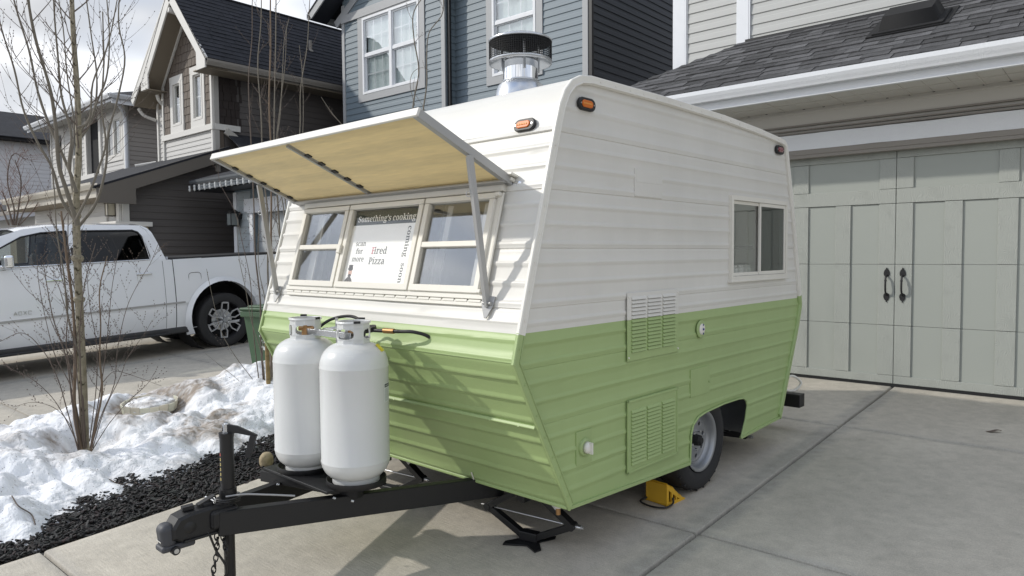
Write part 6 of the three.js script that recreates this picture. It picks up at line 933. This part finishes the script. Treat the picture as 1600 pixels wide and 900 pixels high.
const ASPEN = [[[[-6.272,.138,-1.994],[-6.272,.715,-1.995],[-6.272,1.327,-1.992],[-6.273,1.832,-1.991],[-6.271,2.183,-1.997],[-6.262,2.534,-2.024],[-6.261,2.982,-2.029],[-6.264,3.424,-2.018],[-6.265,3.864,-2.015],[-6.265,4.252,-2.015]],.035,.0145],[[[-6.058,1.964,-1.932],[-6.043,2.212,-1.879],[-6.031,2.398,-1.839],[-6.009,2.651,-1.799],[-5.987,2.941,-1.745],[-5.959,3.289,-1.685],[-5.932,3.586,-1.641],[-5.9,3.878,-1.611]],.0173,.0072],[[[-6.452,2.094,-2.075],[-6.48,2.301,-2.053],[-6.522,2.557,-2.001],[-6.572,2.809,-1.925],[-6.615,3.059,-1.866],[-6.663,3.359,-1.81],[-6.712,3.654,-1.746],[-6.753,3.951,-1.707]],.0144,.005],[[[-6.184,2.004,-1.959],[-6.197,2.164,-1.89],[-6.214,2.401,-1.8],[-6.227,2.587,-1.726],[-6.237,2.824,-1.655],[-6.239,3.096,-1.601],[-6.24,3.319,-1.561],[-6.243,3.449,-1.528]],.0122,.0043],[[[-5.968,2.208,-1.903],[-5.953,2.384,-1.857],[-5.917,2.622,-1.845],[-5.879,2.891,-1.818],[-5.844,3.152,-1.783],[-5.811,3.407,-1.746],[-5.772,3.659,-1.727]],.0122,.0043],[[[-6.545,2.623,-2.112],[-6.545,2.753,-2.159],[-6.55,2.95,-2.215],[-6.568,3.223,-2.259],[-6.606,3.546,-2.258],[-6.654,3.92,-2.243]],.0108,.0043],[[[-6.014,2.693,-1.942],[-5.987,2.746,-2.009],[-5.94,3.034,-2.055],[-5.89,3.321,-2.109],[-5.827,3.702,-2.17]],.0094,.0036],[[[-6.407,2.644,-2.065],[-6.385,2.786,-2.16],[-6.375,2.98,-2.229],[-6.375,3.193,-2.269],[-6.385,3.51,-2.298],[-6.4,3.934,-2.331]],.0108,.0043],[[[-6.444,1.964,-2.059],[-6.425,2.16,-2.181],[-6.424,2.46,-2.278],[-6.435,2.73,-2.329],[-6.445,3.069,-2.403],[-6.465,3.398,-2.441],[-6.489,3.67,-2.449],[-6.519,4.055,-2.472]],.0122,.0043],[[[-5.914,1.991,-1.874],[-5.841,2.203,-1.951],[-5.783,2.382,-2.006],[-5.73,2.555,-2.046],[-5.681,2.801,-2.015],[-5.616,3.106,-1.989],[-5.533,3.448,-1.984]],.0101,.0043],[[[-6.738,2.11,-2.147],[-6.817,2.439,-2.144],[-6.897,2.83,-2.182],[-6.995,3.283,-2.198],[-7.097,3.741,-2.195],[-7.17,4.09,-2.204]],.0086,.0036],[[[-6.197,.93,-1.964],[-6.186,1.237,-1.899],[-6.161,1.585,-1.86],[-6.135,1.925,-1.829],[-6.107,2.259,-1.802],[-6.087,2.538,-1.768],[-6.081,2.764,-1.708]],.0072,.0029]];
const SUCKERS = [[[[-6.207,.147,-2.006],[-6.179,.41,-2.051],[-6.154,.664,-2.088],[-6.143,.921,-2.083],[-6.133,1.177,-2.069],[-6.108,1.479,-2.098],[-6.086,1.73,-2.126]],.0102,.0036],[[[-6.226,.154,-1.957],[-6.253,.523,-1.932],[-6.275,.927,-1.93],[-6.292,1.329,-1.944],[-6.312,1.732,-1.946],[-6.336,2.083,-1.929]],.0156,.0072],[[[-6.222,.168,-1.947],[-6.197,.588,-1.89],[-6.177,.947,-1.835],[-6.158,1.246,-1.796],[-6.144,1.492,-1.758],[-6.138,1.685,-1.712]],.0078,.0024],[[[-6.22,.17,-1.937],[-6.173,.548,-1.846],[-6.143,.811,-1.768],[-6.125,1.042,-1.67],[-6.125,1.169,-1.585],[-6.184,1.108,-1.44]],.0048,.0018],[[[-6.22,.188,-1.947],[-6.22,.438,-1.866],[-6.231,.654,-1.763],[-6.25,.816,-1.647],[-6.277,.9,-1.534]],.0042,.0015],[[[-6.203,.227,-1.925],[-6.166,.423,-1.857],[-6.147,.586,-1.762],[-6.169,.643,-1.636],[-6.219,.62,-1.502]],.0036,.0012],[[[-6.225,.21,-1.986],[-6.268,.614,-1.986],[-6.302,.919,-1.979],[-6.346,1.375,-1.99],[-6.375,1.63,-1.98],[-6.424,2.089,-1.974]],.0072,.003],[[[-6.234,.188,-1.961],[-6.33,.718,-1.927],[-6.378,1.02,-1.925],[-6.425,1.374,-1.951],[-6.466,1.63,-1.944],[-6.498,1.835,-1.943]],.006,.0024],[[[-6.21,.203,-2.031],[-6.204,.493,-2.147],[-6.201,.74,-2.24],[-6.194,.89,-2.311],[-6.174,1.091,-2.44],[-6.162,1.193,-2.51]],.0036,.0012],[[[-6.204,.181,-2.02],[-6.164,.394,-2.148],[-6.124,.561,-2.274],[-6.083,.678,-2.401],[-6.06,.777,-2.476]],.0036,.0012],[[[-6.197,.209,-2.013],[-6.148,.459,-2.088],[-6.1,.711,-2.155],[-6.063,.967,-2.187],[-6.01,1.323,-2.236],[-5.965,1.524,-2.311],[-5.919,1.676,-2.405],[-5.89,1.819,-2.447]],.0042,.0015],[[[-6.215,.206,-2.015],[-6.235,.603,-2.085],[-6.245,.903,-2.155],[-6.265,1.211,-2.191],[-6.276,1.469,-2.242],[-6.282,1.782,-2.323]],.0048,.0018],[[[-6.179,.71,-2.098],[-6.149,.804,-2.194],[-6.114,.767,-2.306],[-6.083,.71,-2.402],[-6.052,.646,-2.499]],.003,.0012],[[[-6.23,.213,-1.969],[-6.266,.468,-1.944],[-6.306,.724,-1.902],[-6.35,.931,-1.833],[-6.385,1.134,-1.788],[-6.434,1.534,-1.764],[-6.461,1.734,-1.744]],.0048,.0018],[[[-6.211,.216,-1.968],[-6.169,.736,-1.931],[-6.134,1.14,-1.906],[-6.128,1.391,-1.843],[-6.131,1.539,-1.781],[-6.153,1.614,-1.689]],.0042,.0018],[[[-6.294,.505,-2.0],[-6.393,.912,-1.962],[-6.459,1.12,-1.889],[-6.522,1.326,-1.825],[-6.583,1.482,-1.733],[-6.624,1.584,-1.67]],.0036,.0012],[[[-6.197,.269,-1.97],[-6.12,.84,-1.936],[-6.056,1.241,-1.938],[-6.0,1.536,-1.964],[-5.942,1.827,-1.999]],.0054,.0024],[[[-6.234,.253,-2.018],[-6.306,.697,-2.094],[-6.358,1.001,-2.131],[-6.427,1.313,-2.116],[-6.484,1.626,-2.136]],.0042,.0018]];
const CLUMP = [[[[-6.62,.077,-3.78],[-6.626,.42,-3.77],[-6.636,.813,-3.752],[-6.643,1.269,-3.739],[-6.656,1.721,-3.717],[-6.66,2.17,-3.71],[-6.666,2.615,-3.699],[-6.672,3.121,-3.688],[-6.674,3.498,-3.686],[-6.646,3.878,-3.735],[-6.632,4.255,-3.758],[-6.624,4.755,-3.774]],.0099,.0037],[[[-6.632,.092,-3.758],[-6.693,.613,-3.743],[-6.752,1.069,-3.732],[-6.806,1.46,-3.716],[-6.865,1.853,-3.689],[-6.92,2.179,-3.658],[-7.013,2.504,-3.558],[-7.051,2.83,-3.553]],.0056,.0019],[[[-6.617,.076,-3.785],[-6.608,.479,-3.833],[-6.633,1.067,-3.849],[-6.655,1.589,-3.861],[-6.684,2.112,-3.863],[-6.707,2.634,-3.875],[-6.747,3.154,-3.856],[-6.769,3.675,-3.868],[-6.777,4.133,-3.899],[-6.792,4.722,-3.93]],.0112,.0043],[[[-6.611,.056,-3.795],[-6.58,.676,-3.85],[-6.568,1.199,-3.871],[-6.568,1.719,-3.871],[-6.575,2.236,-3.86],[-6.572,2.749,-3.864],[-6.569,3.26,-3.869],[-6.557,3.768,-3.89],[-6.546,4.274,-3.91],[-6.536,4.84,-3.926]],.013,.0062],[[[-6.608,.088,-3.801],[-6.632,.797,-3.913],[-6.673,1.453,-3.999],[-6.739,2.12,-4.041],[-6.823,2.793,-4.049],[-6.869,3.406,-4.107],[-6.921,4.026,-4.154],[-6.99,4.862,-4.217]],.0112,.005],[[[-6.607,.154,-3.802],[-6.692,1.051,-4.015],[-6.798,1.855,-4.145],[-6.988,2.822,-4.177],[-7.036,3.248,-4.248],[-7.081,3.681,-4.325],[-7.125,4.121,-4.402],[-7.146,4.345,-4.444]],.0087,.0031],[[[-6.613,.155,-3.792],[-6.467,1.205,-3.84],[-6.356,1.973,-3.878],[-6.314,2.802,-3.777],[-6.256,3.143,-3.806],[-6.201,3.563,-3.811],[-6.156,3.917,-3.813]],.0062,.0025],[[[-6.607,.154,-3.802],[-6.581,1.194,-3.952],[-6.558,2.246,-4.097],[-6.558,3.043,-4.177],[-6.551,3.443,-4.228],[-6.54,3.914,-4.293],[-6.545,4.315,-4.322],[-6.553,4.784,-4.354]],.0081,.0031],[[[-6.607,.154,-3.802],[-6.715,1.315,-4.08],[-6.816,2.408,-4.324],[-6.892,3.118,-4.453],[-6.98,3.697,-4.508],[-7.05,4.061,-4.513]],.0062,.0025],[[[-6.622,.156,-3.776],[-6.652,.431,-3.673],[-6.702,.703,-3.53],[-6.74,.967,-3.41],[-6.748,1.287,-3.332],[-6.744,1.601,-3.275]],.0043,.0019],[[[-6.632,.092,-3.758],[-6.665,.3,-3.663],[-6.713,.51,-3.517],[-6.78,.652,-3.356],[-6.826,.775,-3.24]],.0037,.0012],[[[-6.622,.156,-3.776],[-6.602,.691,-3.708],[-6.605,1.085,-3.623],[-6.596,1.406,-3.573],[-6.588,1.722,-3.524],[-6.573,2.094,-3.473]],.005,.0019],[[[-6.616,.155,-3.786],[-6.746,.665,-3.817],[-6.847,1.185,-3.903],[-6.952,1.586,-3.915],[-7.038,1.993,-3.96],[-7.091,2.409,-4.06]],.0062,.0025],[[[-6.616,.155,-3.786],[-6.504,.692,-3.778],[-6.432,.953,-3.799],[-6.331,1.339,-3.819],[-6.254,1.719,-3.796],[-6.219,2.088,-3.701],[-6.195,2.328,-3.64]],.0056,.0025]];
const VINE = [[[[-6.3,.818,-5.421],[-6.283,1.707,-5.443],[-6.285,2.442,-5.44],[-6.266,3.098,-5.464],[-6.241,3.462,-5.497],[-6.22,3.825,-5.524],[-6.243,4.183,-5.494],[-6.223,4.472,-5.52],[-6.141,4.695,-5.625]],.014,.005],[[[-6.346,.811,-5.461],[-6.369,1.707,-5.576],[-6.39,2.462,-5.669],[-6.415,3.303,-5.767],[-6.407,3.767,-5.85],[-6.444,4.076,-5.848],[-6.435,4.388,-5.907],[-6.355,4.631,-6.046],[-6.355,4.947,-6.094]],.012,.005],[[[-6.241,3.426,-5.497],[-6.274,3.677,-5.454],[-6.255,3.808,-5.478],[-6.184,3.856,-5.571],[-6.112,3.818,-5.662]],.004,.002],[[[-6.3,.818,-5.421],[-6.469,1.856,-5.204],[-6.61,2.654,-5.022],[-6.693,3.082,-4.917],[-6.802,3.305,-4.777],[-6.885,3.485,-4.67]],.01,.003],[[[-6.479,1.554,-5.63],[-6.548,2.482,-5.83],[-6.593,3.28,-6.01],[-6.652,3.522,-6.005],[-6.75,3.762,-5.949],[-6.761,3.926,-5.982]],.006,.002]];
const BUSH = [[[[-17.459,2.398,-4.369],[-17.481,2.815,-4.278],[-17.494,3.075,-4.224]],.02,.008],[[[-17.449,2.398,-4.412],[-17.431,2.823,-4.489],[-17.416,3.353,-4.549],[-17.439,3.742,-4.456]],.02,.008],[[[-17.474,2.396,-4.306],[-17.492,2.683,-4.232],[-17.52,2.94,-4.117]],.02,.008],[[[-17.439,2.399,-4.454],[-17.411,2.693,-4.57],[-17.394,2.961,-4.643],[-17.412,3.222,-4.566]],.016,.006],[[[-17.459,2.398,-4.369],[-17.452,2.688,-4.4],[-17.472,3.34,-4.317],[-17.438,3.873,-4.46],[-17.393,3.756,-4.647]],.02,.006],[[[-17.434,2.399,-4.475],[-17.38,2.697,-4.699],[-17.352,2.941,-4.815]],.014,.006]];
function plant(name, label, cat, list, o) {
  const t = thing(name, label, cat, [0, 0, 0]), R = rng(o.seed), tw = [], bd = [];
  list.forEach(([pts, r0, r1], i) => { const m = o.mats[i] || o.mats[o.mats.length - 1]; const s = taper(pts, r0, r1, i < 2 ? 12 : 8, 4, i < 2 && r0 > .02 ? .10 : .22, R); mk(t, i === 0 ? 'trunk' : 'stem', s.g, m, null, true); twigs(s.c, R, Math.round((o.tw || 1) * s.c.getLength() * (r0 > .012 ? 5 : 3.4)), i === 0 ? o.t0 : .3, .98, o.len, Math.min(.006, r1 * .55), tw, bd, 1); });
  if (o.scars) for (const [y, k] of o.scars) { const c = taper(list[0][0], 1, 1).c; let best = 0; for (let i = 0; i <= 200; i++) if (c.getPoint(i / 200).y < y) best = i / 200; const p = c.getPoint(best), rr = lerp(list[0][1], list[0][2], best); const g = new THREE.SphereGeometry(rr * k, 14, 10); const pp = g.attributes.position; for (let i = 0; i < pp.count; i++) { const v = new THREE.Vector3().fromBufferAttribute(pp, i).multiplyScalar(.85 + .35 * fbm3(pp.getX(i) * 40, pp.getY(i) * 40, pp.getZ(i) * 40, 3, 5)); pp.setXYZ(i, v.x, v.y * .8, v.z); } g.computeVertexNormals(); g.translate(p.x, p.y, p.z); mk(t, 'branch_collar', g, B.bark, null, true); }
  if (o.stake) mk(t, 'support_stake', [rod(...o.stake, .024, 10)], B.wood);
  mk(t, 'twig', tw, o.twig || B.twig); stuff(t.children[t.children.length - 1]); mk(t, 'buds', bd, o.bud || B.twig); stuff(t.children[t.children.length - 1]); return t;
}
plant('aspen_tree', 'tall bare aspen with pale trunk in the snow before the pickup', 'tree', ASPEN, { seed: 3, mats: [B.bark, B.barkGrey, B.barkGrey], t0: .55, len: .55, tw: .9, scars: [[1.72, 1.5], [2.05, 1.3], [1.40, 1.3]] });
plant('sucker_shrub', 'thin brown sucker stems crowding the foot of the aspen', 'shrub', SUCKERS, { seed: 14, mats: [B.barkBrown, B.barkBrown, B.twig], t0: .25, len: .27, tw: 2.0 });
plant('bare_clump_tree', 'clump of slender bare stems beside the left corner of the trailer', 'tree', CLUMP, { seed: 25, mats: [B.twig, B.twig, B.barkGrey, B.barkBrown, B.barkGrey], t0: .2, len: .34, tw: .45 });
plant('hidden_shrub', 'thin crooked branches rising behind the trailer against the blue house', 'shrub', VINE, { seed: 36, mats: [B.barkGrey], t0: .6, len: .3, tw: .12 });
plant('far_bush', 'reddish bare bush beside the far garage at the left edge', 'shrub', BUSH, { seed: 47, mats: [B.twig], t0: .2, len: .7, tw: 2.2, twig: mat([.22, .12, .09], .8) });
{ const p = [-6.46, 0, -3.72]; const t = thing('wooden_stake', 'tan wooden stake standing in the snow behind the propane cylinders', 'stake', [p[0], gy(p[2]) - .1, p[2]], .3); t.rotation.z = .02; mk(t, 'stake_shaft', [cy(.020, .024, .86, 0, .43, 0, undefined, 9), cy(.004, .020, .03, 0, .875, 0, undefined, 9)], mat([.40, .30, .16], .75, { map: tBark })); }
for (const [a, b, s] of [[[-5.25, .105, -1.25], [-5.02, .10, -1.32], 1], [[-5.5, .13, -1.9], [-5.35, .11, -2.05], 2]]) { const t = thing('fallen_twig', s === 1 ? 'fallen dark twig lying on the snow near the left edge' : 'short fallen twig lying on the snow below the aspen', 'twig', a); const d = [b[0] - a[0], b[1] - a[1], b[2] - a[2]]; const h = (f, o) => [d[0] * f + o, snowH(a[0] + d[0] * f, a[2] + d[2] * f) + gy(a[2] + d[2] * f) - a[1] + .012, d[2] * f + o]; mk(t, 'stick', tube([h(0, 0), h(.4, .02), h(.7, -.01), h(1, .015)], .004, 16, 5), B.twig); }

{ const z = -6.58, t = thing('fallen_leaf', 'small dark curled leaf on the concrete near the garage door', 'leaf', [-.78, gy(z) + .008, z], .5); const g = new THREE.PlaneGeometry(.11, .045, 8, 4), p = g.attributes.position; for (let i = 0; i < p.count; i++) { const x = p.getX(i), y = p.getY(i); p.setXYZ(i, x, y * (1 - Math.pow(Math.abs(x) / .056, 2)), .008 * Math.sin(x * 50) + 8 * y * y); } g.rotateX(-Math.PI / 2); g.computeVertexNormals(); mk(t, 'blade', g, B.twig); }
scene.traverse(o => { if (o.isMesh) o.castShadow = o.receiveShadow = true; });
renderer.render(scene, camera);
